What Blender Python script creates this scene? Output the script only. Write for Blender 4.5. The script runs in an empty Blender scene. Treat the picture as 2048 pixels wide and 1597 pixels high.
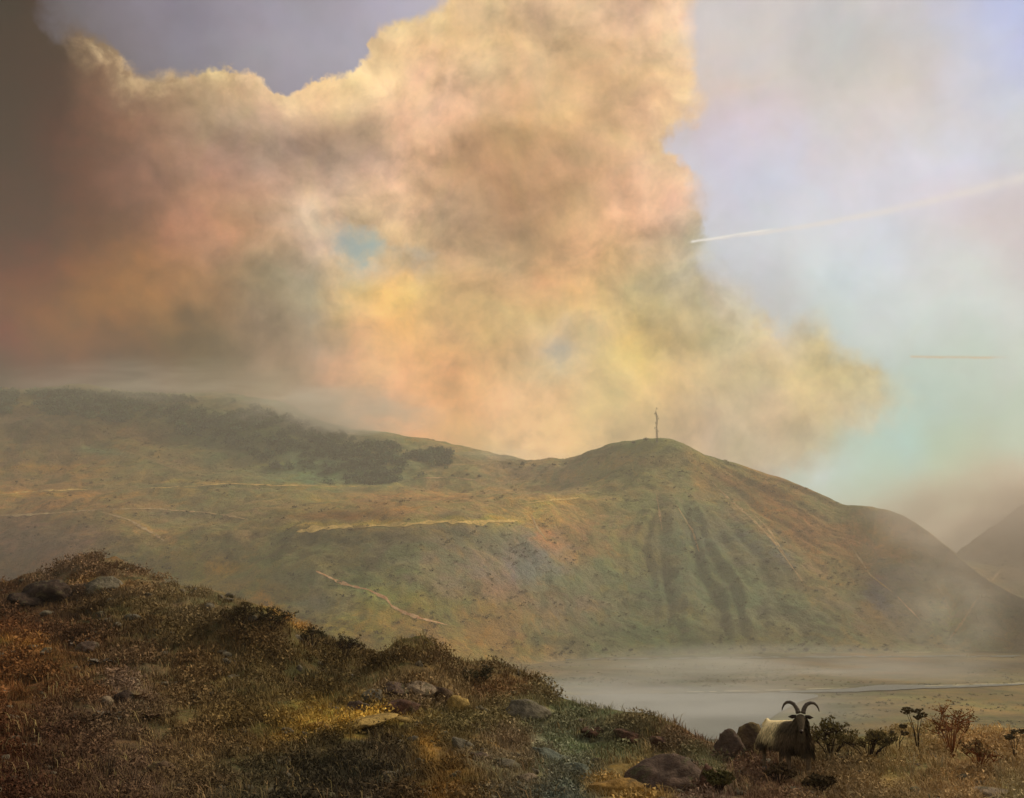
import bpy, bmesh, math, random
import numpy as np
from mathutils import Vector, noise, Matrix
from mathutils.bvhtree import BVHTree

random.seed(7); np.random.seed(7)
rad = math.radians
SC = bpy.context.scene
COL = SC.collection

# ------------------------------------------------------------------ camera
EYE = 62.0                    # metres above the valley floor
F = 2196.0; CX, CY = 1024.0, 798.5
PITCH = math.atan((1120 - CY) / F)
cam = bpy.data.cameras.new('camera'); camo = bpy.data.objects.new('camera', cam); COL.objects.link(camo)
camo.location = (0, 0, EYE); camo.rotation_euler = (rad(90) + PITCH, 0, 0)
cam.sensor_width = 36; cam.lens = 36 * F / 2048; cam.clip_start = .1; cam.clip_end = 30000
SC.camera = camo
cp, sp = math.cos(PITCH), math.sin(PITCH)

def ray(px, py):
    """unit direction through a point of the photograph"""
    v = Vector((px - CX, cp * F - sp * (CY - py), sp * F + cp * (CY - py)))
    return v.normalized()
def world_at(px, py, r):
    d = ray(px, py); h = math.hypot(d.x, d.y)
    return Vector((d.x / h * r, d.y / h * r, EYE + d.z / h * r))
def dir_px(az, el):
    d = (math.sin(az) * math.cos(el), math.cos(az) * math.cos(el), math.sin(el))
    w = d[1] * cp + d[2] * sp; u = -d[1] * sp + d[2] * cp
    return CX + F * d[0] / w, CY - F * u / w
def s2l(c): return tuple((x / 255 / 12.92 if x <= 10 else ((x / 255 + .055) / 1.055) ** 2.4) for x in c)

SC.view_settings.view_transform = 'Standard'; SC.view_settings.look = 'None'
SC.view_settings.exposure = 0.0; SC.view_settings.gamma = 1; SC.view_settings.use_curve_mapping = False
SC.cycles.max_bounces = 6; SC.cycles.volume_bounces = 1; SC.cycles.transparent_max_bounces = 12
SC.cycles.diffuse_bounces = 2; SC.cycles.glossy_bounces = 2; SC.cycles.caustics_reflective = False
SC.cycles.use_denoising = True

# ------------------------------------------------------------------ sun
SUN_AZ, SUN_EL = rad(62), rad(38)          # clockwise from the view direction (+Y)
sund = Vector((math.sin(SUN_AZ) * math.cos(SUN_EL), math.cos(SUN_AZ) * math.cos(SUN_EL), math.sin(SUN_EL)))
sl = bpy.data.lights.new('sun', 'SUN'); slo = bpy.data.objects.new('sun', sl); COL.objects.link(slo)
sl.energy = 3.0; sl.angle = rad(10); sl.color = (1, .84, .6)
slo.rotation_euler = sund.to_track_quat('Z', 'Y').to_euler()

# ------------------------------------------------------------------ node helper
class NT:
    def __init__(s, tree): s.t = tree; s.n = tree.nodes; s.l = tree.links
    def new(s, typ, **kw):
        n = s.n.new(typ)
        for k, v in kw.items(): setattr(n, k, v)
        return n
    def link(s, a, b): s.l.new(a, b)
    def _in(s, sock, v):
        if isinstance(v, bpy.types.NodeSocket): s.l.new(v, sock)
        elif v is not None:
            if isinstance(v, np.ndarray): v = tuple(float(q) for q in v)
            if isinstance(v, (tuple, list)) and len(v) == 3 and sock.type == 'RGBA': v = (*v, 1)
            sock.default_value = v
    def m(s, op, a, b=None, c=None, clamp=False):
        n = s.n.new('ShaderNodeMath'); n.operation = op; n.use_clamp = clamp
        s._in(n.inputs[0], a)
        if b is not None: s._in(n.inputs[1], b)
        if c is not None: s._in(n.inputs[2], c)
        return n.outputs[0]
    def ss(s, x, a, b, lo=0., hi=1.):
        n = s.n.new('ShaderNodeMapRange'); n.interpolation_type = 'SMOOTHSTEP'
        for i, v in enumerate((x, a, b, lo, hi)): s._in(n.inputs[i], v)
        return n.outputs[0]
    def lin(s, x, a, b, lo=0., hi=1.):
        n = s.n.new('ShaderNodeMapRange'); n.interpolation_type = 'LINEAR'; n.clamp = True
        for i, v in enumerate((x, a, b, lo, hi)): s._in(n.inputs[i], v)
        return n.outputs[0]
    def mix(s, f, a, b, mode='MIX'):
        n = s.n.new('ShaderNodeMix'); n.data_type = 'RGBA'; n.blend_type = mode
        s._in(n.inputs['Factor'], f); s._in(n.inputs[6], a); s._in(n.inputs[7], b)
        return n.outputs[2]
    def noise(s, vec, scale, detail=4, rough=.55, dist=0., col=False, typ='FBM'):
        n = s.n.new('ShaderNodeTexNoise'); n.noise_type = typ
        s._in(n.inputs['Vector'], vec); n.inputs['Scale'].default_value = scale
        n.inputs['Detail'].default_value = detail; n.inputs['Roughness'].default_value = rough
        n.inputs['Distortion'].default_value = dist
        return n.outputs['Color' if col else 'Fac']
    def ramp(s, f, stops, interp='LINEAR'):
        n = s.n.new('ShaderNodeValToRGB'); cr = n.color_ramp; cr.interpolation = interp
        e = cr.elements
        e.remove(e[1]); e[0].position = stops[0][0]; e[0].color = (*stops[0][1], 1)
        for p, c in stops[1:]: e.new(p).color = (*c, 1)
        if f is not None: s._in(n.inputs[0], f)
        return n.outputs['Color']

# ------------------------------------------------------------------ sky
XS = [i * 128 for i in range(17)]
YS = [i * 80 for i in range(15)]
CLOUD = [  # warm cloud colours as seen, every 128 px across, every 80 px down (0..1120)
 [(62,48,34),(74,58,42),(110,92,74),(150,128,98),(190,162,118),(200,172,126),(205,176,130),(214,182,138),(208,178,135),(208,180,140),(214,184,144),(225,196,158),(205,196,188),(196,190,186),(196,190,186),(192,190,198),(188,190,206)],
 [(72,54,38),(72,57,43),(128,104,80),(170,146,106),(205,175,126),(212,182,132),(218,188,136),(218,184,136),(210,178,132),(206,176,131),(210,180,140),(224,194,154),(200,194,190),(190,187,184),(196,188,182),(192,190,198),(188,190,208)],
 [(72,52,38),(76,60,46),(140,116,92),(182,156,114),(205,178,132),(206,177,130),(208,178,134),(219,185,140),(205,175,130),(200,168,122),(205,172,128),(222,190,150),(205,196,188),(194,188,184),(200,190,182),(196,196,203),(194,197,212)],
 [(75,52,40),(84,65,51),(125,100,80),(160,132,98),(172,152,122),(164,140,112),(198,168,130),(223,186,143),(196,166,121),(200,165,118),(207,172,127),(215,184,146),(205,198,198),(208,198,190),(208,200,192),(205,204,208),(205,206,212)],
 [(78,55,42),(86,67,53),(123,98,80),(154,124,98),(163,138,115),(158,136,116),(214,182,150),(205,170,126),(180,148,105),(190,155,108),(217,177,132),(214,182,146),(198,200,213),(212,206,208),(208,206,212),(206,206,215),(208,208,216)],
 [(86,64,49),(90,70,55),(120,96,78),(166,128,98),(177,142,112),(205,178,144),(227,188,148),(198,164,122),(172,140,98),(188,150,105),(224,182,137),(208,184,150),(200,202,213),(208,206,213),(208,206,213),(210,206,208),(202,196,196)],
 [(100,78,58),(98,78,60),(130,102,78),(172,133,98),(188,154,120),(205,184,150),(196,176,138),(207,174,136),(178,145,105),(206,166,116),(214,176,128),(180,172,142),(202,204,208),(204,206,210),(200,206,212),(200,198,198),(200,192,190)],
 [(115,92,65),(120,95,68),(142,111,76),(156,123,84),(148,134,104),(158,150,120),(230,188,114),(196,168,124),(192,153,110),(204,168,112),(182,172,126),(176,172,146),(182,185,185),(195,202,202),(200,206,204),(200,205,200),(200,205,200)],
 [(118,94,62),(130,105,75),(141,113,76),(135,116,84),(148,135,107),(152,143,115),(208,168,110),(195,165,115),(188,164,116),(196,171,118),(188,170,114),(178,169,130),(176,174,158),(192,180,128),(195,202,196),(195,206,198),(195,205,196)],
 [(105,85,55),(120,98,65),(104,90,60),(112,103,75),(138,122,98),(158,143,118),(196,161,113),(206,166,112),(200,170,115),(168,159,136),(197,172,106),(181,168,123),(182,174,130),(190,175,120),(185,178,134),(180,195,180),(190,200,188)],
 [(95,82,52),(95,85,58),(92,86,60),(112,103,74),(132,117,88),(168,148,117),(197,162,122),(207,157,109),(201,169,123),(206,181,131),(198,178,128),(180,165,128),(182,168,126),(186,173,123),(182,175,138),(172,190,175),(178,192,175)],
 [(100,88,60),(100,88,60),(105,92,64),(120,108,80),(145,128,98),(182,160,126),(202,167,122),(190,155,110),(207,180,132),(205,179,129),(172,157,117),(168,156,125),(176,166,132),(178,172,136),(170,186,172),(168,182,158),(178,186,168)],
 [(110,96,70),(110,96,70),(115,100,74),(130,115,86),(150,132,102),(178,156,122),(195,165,122),(192,165,120),(202,177,132),(192,170,125),(170,155,118),(166,152,122),(172,166,142),(172,186,174),(166,182,162),(166,172,150),(182,168,146)],
 [(120,104,78),(120,104,78),(125,108,80),(135,118,90),(150,132,102),(170,150,118),(185,160,122),(185,160,122),(190,168,128),(185,165,125),(170,155,118),(166,152,122),(170,164,140),(170,180,164),(162,172,150),(155,148,128),(158,138,114)],
 [(125,108,82),(125,108,82),(128,110,84),(138,120,92),(150,132,104),(165,146,116),(175,155,122),(175,155,122),(180,160,126),(178,160,126),(168,155,120),(165,152,124),(166,160,138),(162,166,150),(154,158,140),(150,140,122),(140,122,98)],
]
CLEAR = [  # colours of the open sky in the gaps
 [(92,88,92),(108,103,106),(132,127,138),(136,131,143),(150,145,155),(160,156,166),(174,170,182),(182,178,186),(190,186,190),(196,190,190),(198,192,190),(203,195,188),(200,194,190),(190,188,188),(195,190,190),(186,188,208),(176,183,220)],
 [(92,86,88),(105,98,98),(124,118,120),(134,130,140),(150,146,154),(158,154,164),(168,164,172),(180,176,182),(190,186,190),(196,190,190),(198,192,190),(201,193,189),(198,192,192),(186,185,185),(195,188,185),(190,190,204),(182,187,220)],
 [(92,86,88),(105,98,98),(120,114,116),(130,126,132),(146,140,146),(152,148,156),(166,162,168),(180,176,180),(190,186,190),(196,190,190),(198,192,190),(206,192,180),(206,197,191),(192,188,184),(200,190,182),(196,196,206),(192,196,217)],
 [(92,86,88),(105,98,98),(120,114,116),(130,126,132),(146,140,146),(152,148,156),(166,162,168),(180,176,180),(190,186,190),(196,190,190),(198,192,190),(199,193,196),(205,200,206),(208,199,192),(208,200,193),(205,204,209),(205,206,213)],
 [(100,94,94),(110,104,104),(120,114,116),(130,126,132),(150,146,150),(160,156,160),(170,168,172),(180,176,180),(190,186,190),(196,194,200),(198,196,204),(200,199,210),(197,200,217),(212,206,209),(208,206,213),(206,206,216),(208,208,217)],
 [(100,94,94),(110,104,104),(120,114,116),(130,126,132),(150,146,150),(160,160,164),(168,176,176),(180,180,184),(190,188,190),(196,196,202),(198,198,206),(202,200,210),(200,203,217),(208,206,216),(208,207,216),(211,206,208),(200,194,195)],
 [(105,98,92),(114,106,100),(122,116,114),(134,128,128),(150,146,146),(160,166,160),(156,172,166),(176,178,176),(190,188,186),(194,196,196),(198,200,204),(200,202,206),(203,205,210),(205,207,211),(201,207,213),(201,199,199),(200,192,190)],
 [(110,104,90),(118,110,98),(126,120,110),(136,130,124),(150,146,140),(160,164,156),(164,172,164),(176,178,172),(188,188,180),(190,194,190),(192,198,198),(190,194,196),(187,192,195),(196,204,205),(201,207,205),(201,206,201),(200,205,200)],
 [(110,104,90),(118,110,98),(126,120,110),(136,130,124),(150,146,140),(160,164,156),(164,172,164),(176,178,172),(184,184,176),(184,188,184),(184,190,190),(184,186,186),(184,184,184),(195,203,198),(195,203,198),(195,206,198),(195,205,196)],
 [(110,104,90),(118,110,98),(126,120,110),(136,130,124),(150,146,140),(156,160,152),(160,166,158),(168,172,164),(176,178,168),(150,148,142),(176,180,166),(176,180,168),(178,180,172),(184,196,190),(186,197,186),(180,195,180),(190,200,188)],
 [(110,104,90),(118,110,98),(126,120,110),(136,130,124),(150,146,140),(160,158,146),(168,164,150),(172,170,150),(180,176,150),(182,176,148),(184,178,148),(180,176,150),(176,176,154),(170,184,170),(170,188,176),(170,190,176),(178,192,175)],
 [(118,110,90),(122,112,94),(128,120,104),(138,130,116),(150,144,130),(164,156,138),(178,168,140),(184,172,140),(192,178,142),(190,178,142),(182,174,142),(172,170,146),(172,174,152),(170,182,164),(163,190,182),(167,182,158),(178,188,170)],
 [(118,110,90),(122,112,94),(128,120,104),(138,130,116),(150,144,130),(164,156,138),(178,168,140),(184,172,140),(192,178,142),(190,178,142),(182,174,142),(168,166,146),(170,172,154),(175,192,184),(164,182,162),(168,175,150),(185,172,150)],
 [(125,112,90),(126,114,92),(130,120,100),(138,128,112),(150,142,124),(162,152,132),(174,162,134),(180,168,136),(186,172,138),(184,172,138),(176,168,138),(166,160,138),(166,168,148),(170,184,170),(163,174,152),(150,142,122),(155,136,112)],
 [(125,112,90),(126,114,92),(130,120,100),(138,128,112),(150,142,124),(162,152,132),(172,160,132),(174,162,132),(178,166,134),(176,166,134),(170,162,134),(162,156,134),(160,158,138),(160,166,150),(155,158,140),(152,142,122),(138,120,96)],
]
def tab(T, px, py, x0=0, dx=128, y0=0, dy=80):
    T = np.array(T, float)
    u = min(max((px - x0) / dx, 0), T.shape[1] - 1.001); v = min(max((py - y0) / dy, 0), T.shape[0] - 1.001)
    i, j = int(u), int(v); a, b = u - i, v - j
    return (T[j, i] * (1 - a) + T[j, i + 1] * a) * (1 - b) + (T[j + 1, i] * (1 - a) + T[j + 1, i + 1] * a) * b

GAPS = [  # outlines of the gaps between the clouds
 [(95,-400),(95,0),(108,60),(165,105),(178,92),(205,82),(232,108),(240,138),(280,155),(326,128),(360,148),(420,128),(450,150),(490,142),(530,172),(562,196),(618,160),(650,152),(678,128),(708,142),(752,170),(772,165),(736,118),(762,62),(850,46),(888,16),(905,-400)],
 [(1375,-400),(1380,0),(1368,100),(1386,140),(1406,190),(1385,244),(1328,262),(1318,330),(1398,366),(1406,430),(1382,480),(1440,530),(1500,590),(1536,680),(1545,640),(1640,636),(1680,700),(1780,760),(1806,830),(1730,862),(1694,900),(1640,960),(1560,930),(1500,1200),(2900,1200),(2900,-400)],
 [(662,438),(692,430),(722,452),(742,500),(730,534),(704,550),(682,528),(676,490)],
 [(790,505),(850,505),(848,545),(820,560),(795,545)],
 [(1100,700),(1130,700),(1150,725),(1130,745),(1100,735)],
]
INNER = [
 [(395,640),(400,560),(430,515),(520,500),(600,495),(660,530),(700,600),(705,680),(740,760),(640,860),(560,830),(400,800),(350,720)],
 [(790,420),(830,380),(870,290),(930,250),(1010,240),(1080,300),(1060,400),(1100,470),(1080,520),(960,545),(880,500),(820,470)],
 [(1180,500),(1260,460),(1385,420),(1420,500),(1500,700),(1300,740),(1280,640),(1180,600)],
 [(-400,-300),(95,-300),(140,80),(200,200),(300,300),(385,350),(380,400),(300,480),(220,530),(80,490),(-60,440),(-400,440)],
 [(560,250),(640,245),(700,210),(860,195),(790,240),(660,290),(640,330),(560,330)],
 [(1085,645),(1130,630),(1170,670),(1150,745),(1095,745)],
 [(180,640),(260,600),(350,640),(340,760),(180,780)],
 [(1600,700),(1680,690),(1700,740),(1640,790),(1600,760)],
]
RIMS = [(205,90,40,1),(290,150,60,.8),(400,140,70,.8),(500,160,70,.9),(560,200,60,.9),(690,130,50,1),(760,180,60,.8),(800,110,90,.9),(890,30,60,.7),(1378,60,70,.7),(1400,180,60,.9),(1350,250,60,.5),(1318,320,70,.7),(700,480,70,1),(820,530,60,.4)]
def sdf(px, py, PS=None):
    best = 1e9; inside = False
    for P in (PS or GAPS):
        c = False; n = len(P)
        for i in range(n):
            x1, y1 = P[i]; x2, y2 = P[(i + 1) % n]
            dx, dy = x2 - x1, y2 - y1
            t = max(0, min(1, ((px - x1) * dx + (py - y1) * dy) / (dx * dx + dy * dy)))
            best = min(best, math.hypot(px - x1 - t * dx, py - y1 - t * dy))
            if (y1 > py) != (y2 > py) and px < (x2 - x1) * (py - y1) / (y2 - y1) + x1: c = not c
        inside = inside or c
    return best if inside else -best

W = bpy.data.worlds.new('World'); SC.world = W; W.use_nodes = True
W.node_tree.nodes.clear(); w = NT(W.node_tree)
# the colour rows are made first, while the tree is still small
A0, A1, NA = rad(-29), rad(29), 32
E0, E1, NE = rad(-1), rad(31), 20
HAZE_D, HAZE_TOP = .00034, 282.
def behind_haze(c, el):
    """radiance the sky needs for the haze in front of it to leave colour c"""
    a = min(.7, 1 - math.exp(-HAZE_D * min((HAZE_TOP - EYE) / max(math.sin(el), .02), 6000)))
    L = (.34, .30, .225)
    return tuple(max(x * .03, (x - a * l) / (1 - a)) for x, l in zip(c, L))
ROWS = []
for j in range(NE):
    el = E0 + (E1 - E0) * j / (NE - 1)
    s1, s2, s3 = [], [], []
    for i in range(NA):
        t = i / (NA - 1); az = A0 + (A1 - A0) * t
        px, py = dir_px(az, el)
        gn = float(np.interp(px, [0, 700], [.97, 1.10])) * (1 - .24 * math.exp(-((px - 970) / 130) ** 2 - ((py - 370) / 120) ** 2)) * (1 - .12 * math.exp(-((px - 680) / 130) ** 2 - ((py - 270) / 60) ** 2)) * (1 + .14 * math.exp(-((px - 640) / 110) ** 2 - ((py - 420) / 70) ** 2)); s1.append((t, behind_haze(tuple(gn * c * k_ for c, k_ in zip(s2l(tab(CLOUD, px, py)), (1.02 + .10 * max(0, 1 - px / 500), .955, 1.02))), el))); s2.append((t, behind_haze(s2l(tab(CLEAR, px, py)), el)))
        rim = min(1, sum(k * math.exp(-((px - a) ** 2 + (py - b) ** 2) / (2 * (s * .75) ** 2)) for a, b, s, k in RIMS))
        s3.append((t, (min(1, max(0, .5 + sdf(px, py) / 300)), rim, min(1, max(0, .5 + sdf(px, py, INNER) / 300)))))
    ROWS.append([w.ramp(None, q) for q in (s1, s2, s3)])
tc = w.new('ShaderNodeTexCoord').outputs['Generated']
def sep(nt, v):
    n = nt.new('ShaderNodeSeparateXYZ'); nt._in(n.inputs[0], v); return n.outputs
def vadd(nt, a, b, op='ADD'):
    n = nt.new('ShaderNodeVectorMath', operation=op); nt._in(n.inputs[0], a); nt._in(n.inputs[1], b); return n.outputs[0]
def vscale(nt, a, f):
    n = nt.new('ShaderNodeVectorMath', operation='SCALE'); nt._in(n.inputs[0], a); nt._in(n.inputs[3], f); return n.outputs[0]
half = (.5, .5, .5)
w1 = vscale(w, vadd(w, w.noise(tc, 7, 5, .6, col=True), half, 'SUBTRACT'), .085)
w2 = vscale(w, vadd(w, w.noise(tc, 26, 6, .62, col=True), half, 'SUBTRACT'), .030)
dirw = vadd(w, vadd(w, tc, w1), w2)
S = sep(w, dirw); S0 = sep(w, tc)
AZ = w.m('ARCTAN2', S[0], S[1]); EL = w.m('ARCSINE', S[2])
AZ0 = w.m('ARCTAN2', S0[0], S0[1]); EL0 = w.m('ARCSINE', S0[2])
fac = w.lin(AZ, A0, A1)
# edges of clouds use a gentler, rounder warp
w3 = vscale(w, vadd(w, w.noise(tc, 19, 5, .6, col=True), half, 'SUBTRACT'), .05)
Se = sep(w, vadd(w, tc, w3)); AZe = w.m('ARCTAN2', Se[0], Se[1]); ELe = w.m('ARCSINE', Se[2])
face = w.lin(AZe, A0, A1)
c1 = c2 = cm = None
for j in range(NE):
    r1, r2, r3 = ROWS[j]
    for r_, f_ in ((r1, fac), (r2, fac), (r3, face)): w.link(f_, r_.node.inputs[0])
    if j == 0: c1, c2, cm = r1, r2, r3
    else:
        el = E0 + (E1 - E0) * j / (NE - 1); ep = E0 + (E1 - E0) * (j - 1) / (NE - 1)
        t = w.lin(EL, ep, el); te = w.lin(ELe, ep, el)
        c1 = w.mix(t, c1, r1); c2 = w.mix(t, c2, r2); cm = w.mix(te, cm, r3)
M = w.new('ShaderNodeSeparateColor'); w.link(cm, M.inputs[0])
sd, rim = M.outputs[0], M.outputs[1]
# billows
b1 = w.noise(tc, 34, 7, .62, .3)
b2 = w.noise(vadd(w, tc, vscale(w, w1, 1.5)), 9, 6, .6)
sdn = w.m('ADD', sd, w.m('MULTIPLY', w.m('SUBTRACT', b1, .5), .22))
soft = w.m('MULTIPLY', w.lin(rim, 0, .7, .11, .048), w.lin(w.noise(tc, 15, 3, .5), .35, .65, .35, 2.0))
gap = w.ss(sdn, w.m('SUBTRACT', .5, soft), w.m('ADD', .5, soft))
# lobes: the side of each swelling towards the light is brighter than the side away from it
def relief(scale, detail, rough, eps, dist=0.):
    p1 = w.noise(vadd(w, tc, vscale(w, w1, .5)), scale, detail, rough, dist)
    p2 = w.noise(vadd(w, vadd(w, tc, vscale(w, w1, .5)), (.35 * eps, 0., eps)), scale, detail, rough, dist)
    return w.m('SUBTRACT', p1, p2)
rel1, rel2 = relief(8, 7, .55, .030), relief(24, 7, .6, .011, .2)
rel = w.m('ADD', w.m('MULTIPLY', rel1, 1.6), w.m('MULTIPLY', rel2, .95))
# lit edge of the cloud just inside its outline, wide here and thin there
wide = w.lin(w.noise(tc, 11, 4, .6), .35, .65, .16, .42)
edge = w.m('MULTIPLY', w.m('MULTIPLY', w.ss(sdn, wide, .5), rim), w.lin(rel2, -.08, .10, .35, 1.0))
cloudc = w.mix(w.m('MULTIPLY', edge, .85), c1, s2l((240, 206, 154)))
mod = w.m('ADD', w.m('MULTIPLY', w.m('SUBTRACT', b2, .5), .8), 1.0)
inn = w.m('ADD', M.outputs[2], w.m('MULTIPLY', w.m('SUBTRACT', b1, .5), .30))
mod = w.m('SUBTRACT', mod, w.m('MULTIPLY', w.ss(inn, .44, .58), .14))
mod = w.m('ADD', mod, w.m('MULTIPLY', w.m('MULTIPLY', w.ss(inn, .30, .46), w.ss(inn, .58, .46)), .07))
mod2 = w.m('MAXIMUM', w.m('ADD', w.m('ADD', w.m('MULTIPLY', w.m('SUBTRACT', b1, .5), .25), mod), rel), .45)
cloudc = w.mix(1, cloudc, mod2, 'MULTIPLY')
# mauve, gold and green tones drift through the cloud
def tone(col, scale, amt, dist=.5):
    n = vadd(w, w.noise(vadd(w, tc, (3., 1., scale)), scale, 5, .6, dist, col=True), half, 'SUBTRACT')
    n = vadd(w, n, amt, 'MULTIPLY')
    return w.mix(1, col, vadd(w, n, (1., 1., 1.)), 'MULTIPLY')
cloudc = tone(tone(cloudc, 5.5, (.42, .22, .50)), 17, (.32, .18, .42))
modc = w.m('ADD', w.m('ADD', w.m('MULTIPLY', w.m('SUBTRACT', w.noise(tc, 9, 6, .62, .5), .5), .30), 1.0), w.m('MULTIPLY', rel1, .5))
clearc = tone(tone(w.mix(1, c2, modc, 'MULTIPLY'), 6, (.26, .14, .24)), 22, (.12, .08, .12))
skyc = w.mix(gap, cloudc, clearc)
# vapour trail: two points of the photograph joined in direction space
def azel(px, py):
    d = ray(px, py); return math.atan2(d.x, d.y), math.asin(d.z)
def streak(col, p, q, wid0, wid1, stren, tint, bend=0.):
    a, b = azel(*p), azel(*q)
    t = w.m('DIVIDE', w.m('SUBTRACT', AZ0, a[0]), b[0] - a[0])
    lv = w.m('MULTIPLY_ADD', t, b[1] - a[1], a[1])
    lv = w.m('ADD', lv, w.m('MULTIPLY', w.m('MULTIPLY', t, w.m('SUBTRACT', 1, t)), bend))
    wd = w.m('MAXIMUM', w.lin(t, 0, 1, wid0, wid1), 1e-5)
    q_ = w.m('DIVIDE', w.m('ADD', w.m('SUBTRACT', EL0, lv), w.m('MULTIPLY', w.m('SUBTRACT', b1, .5), .0035)), wd)
    g = w.m('EXPONENT', w.m('MULTIPLY', w.m('MULTIPLY', q_, q_), -1))
    g = w.m('MULTIPLY', g, w.m('MULTIPLY', w.ss(t, -.02, .03), w.ss(t, 1.3, .95)))
    g = w.m('MULTIPLY', g, w.m('MULTIPLY', stren, w.lin(b1, .3, .6, .4, 1)))
    return w.mix(g, col, tint)
skyc = streak(skyc, (1382, 484), (2060, 352), .0008, .0046, .62, s2l((236, 228, 220)), -.012)
skyc = streak(skyc, (1382, 484), (1520, 462), .0012, .0010, .9, s2l((245, 240, 232)), 0)
skyc = streak(skyc, (1820, 714), (1980, 716), .0011, .0011, .7, s2l((214, 172, 120)), 0)
# beyond the view the sky goes on as broken cloud under Nishita light
ns = w.new('ShaderNodeTexSky'); ns.sky_type = 'NISHITA'; ns.sun_disc = False
ns.sun_elevation = SUN_EL; ns.sun_rotation = SUN_AZ; ns.air_density = 1; ns.dust_density = 3; ns.ozone_density = 1
nis = w.mix(1, ns.outputs[0], (.08, .08, .08), 'MULTIPLY')
gen = w.mix(w.ss(b2, .35, .62), w.mix(.55, nis, (.46, .44, .44)), (.40, .35, .29))
away = w.m('MAXIMUM', w.ss(w.m('ABSOLUTE', AZ0), rad(34), rad(95)), w.ss(EL0, rad(32), rad(62)))
away = w.m('MAXIMUM', away, w.ss(EL0, rad(-3), rad(-12)))
skyc = w.mix(away, skyc, gen)
bg = w.new('ShaderNodeBackground'); w.link(skyc, bg.inputs['Color']); bg.inputs['Strength'].default_value = 1.0
wo = w.new('ShaderNodeOutputWorld'); w.link(bg.outputs[0], wo.inputs['Surface'])
W.cycles.sampling_method = 'MANUAL'; W.cycles.sample_map_resolution = 256

# ------------------------------------------------------------------ tagging / mesh helpers
def tag(o, label=None, cat=None, group=None, kind=None):
    if label: o['label'] = label
    if cat: o['category'] = cat
    if group: o['group'] = group
    if kind: o['kind'] = kind
    return o
def mesh_obj(name, V, Fc, mat, parent=None, smooth=True, attrs=None):
    me = bpy.data.meshes.new(name)
    V = np.asarray(V, np.float32); 
    if isinstance(Fc, np.ndarray):
        n, k = Fc.shape
        me.vertices.add(len(V)); me.vertices.foreach_set('co', V.ravel())
        me.loops.add(n * k); me.loops.foreach_set('vertex_index', Fc.astype(np.int32).ravel())
        me.polygons.add(n); me.polygons.foreach_set('loop_start', np.arange(0, n * k, k, dtype=np.int32))
        me.polygons.foreach_set('loop_total', np.full(n, k, dtype=np.int32))
        me.update(calc_edges=True)
    else:
        me.from_pydata([tuple(map(float, v)) for v in V], [], Fc)
    if smooth: me.polygons.foreach_set('use_smooth', [True] * len(me.polygons))
    for k, a in (attrs or {}).items():
        at = me.attributes.new(k, 'FLOAT_COLOR', 'POINT')
        at.data.foreach_set('color', np.concatenate([a, np.ones((len(a), 1))], 1).astype(np.float32).ravel())
    me.materials.append(mat)
    o = bpy.data.objects.new(name, me); COL.objects.link(o)
    if parent: o.parent = parent
    return o
def empty(name, loc, rz=0.):
    o = bpy.data.objects.new(name, None); COL.objects.link(o); o.location = loc; o.rotation_euler = (0, 0, rz)
    o.empty_display_size = .3
    return o
def mat_new(name):
    m = bpy.data.materials.new(name); m.use_nodes = True; m.node_tree.nodes.clear()
    nt = NT(m.node_tree)
    b = nt.new('ShaderNodeBsdfPrincipled'); o = nt.new('ShaderNodeOutputMaterial'); nt.link(b.outputs[0], o.inputs[0])
    b.inputs['Roughness'].default_value = .9; b.inputs['Specular IOR Level'].default_value = .15
    return m, nt, b
def bump(nt, b, h, dist, stren=1.):
    n = nt.new('ShaderNodeBump'); n.inputs['Distance'].default_value = dist; n.inputs['Strength'].default_value = stren
    nt.link(h, n.inputs['Height']); nt.link(n.outputs[0], b.inputs['Normal'])

# numpy value noise -------------------------------------------------
_P = np.random.RandomState(3).rand(256, 256)
def vnoise(x, y):
    xi = np.floor(x).astype(int); yi = np.floor(y).astype(int); fx = x - xi; fy = y - yi
    fx = fx * fx * (3 - 2 * fx); fy = fy * fy * (3 - 2 * fy)
    a = _P[xi % 256, yi % 256]; b = _P[(xi + 1) % 256, yi % 256]; c = _P[xi % 256, (yi + 1) % 256]; d = _P[(xi + 1) % 256, (yi + 1) % 256]
    return (a * (1 - fx) + b * fx) * (1 - fy) + (c * (1 - fx) + d * fx) * fy - .5
def fbm(x, y, o=5, g=.5):
    s = 0; a = 1.
    for k in range(o):
        s = s + a * vnoise(x * 2 ** k + 17.3 * k, y * 2 ** k + 9.1 * k); a *= g
    return s
def interp(x, pts):
    p = sorted(pts); return np.interp(x, [a for a, b in p], [b for a, b in p])
def smooth_interp(x, pts, s=30):
    return sum(interp(x + k * s, pts) for k in (-1, -.5, 0, .5, 1)) / 5
def tabn(T, px, py, y0, dy, x0=0, dx=128):
    T = np.array(T, float)
    u = np.clip((px - x0) / dx, 0, T.shape[1] - 1.001); v = np.clip((py - y0) / dy, 0, T.shape[0] - 1.001)
    i = u.astype(int); j = v.astype(int); a = (u - i)[..., None]; b = (v - j)[..., None]
    a = a * a * (3 - 2 * a); b = b * b * (3 - 2 * b)
    return (T[j, i] * (1 - a) + T[j, i + 1] * a) * (1 - b) + (T[j + 1, i] * (1 - a) + T[j + 1, i + 1] * a) * b
def lin(c):
    c = np.asarray(c, float) / 255; return np.where(c < .04, c / 12.92, ((c + .055) / 1.055) ** 2.4)

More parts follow.
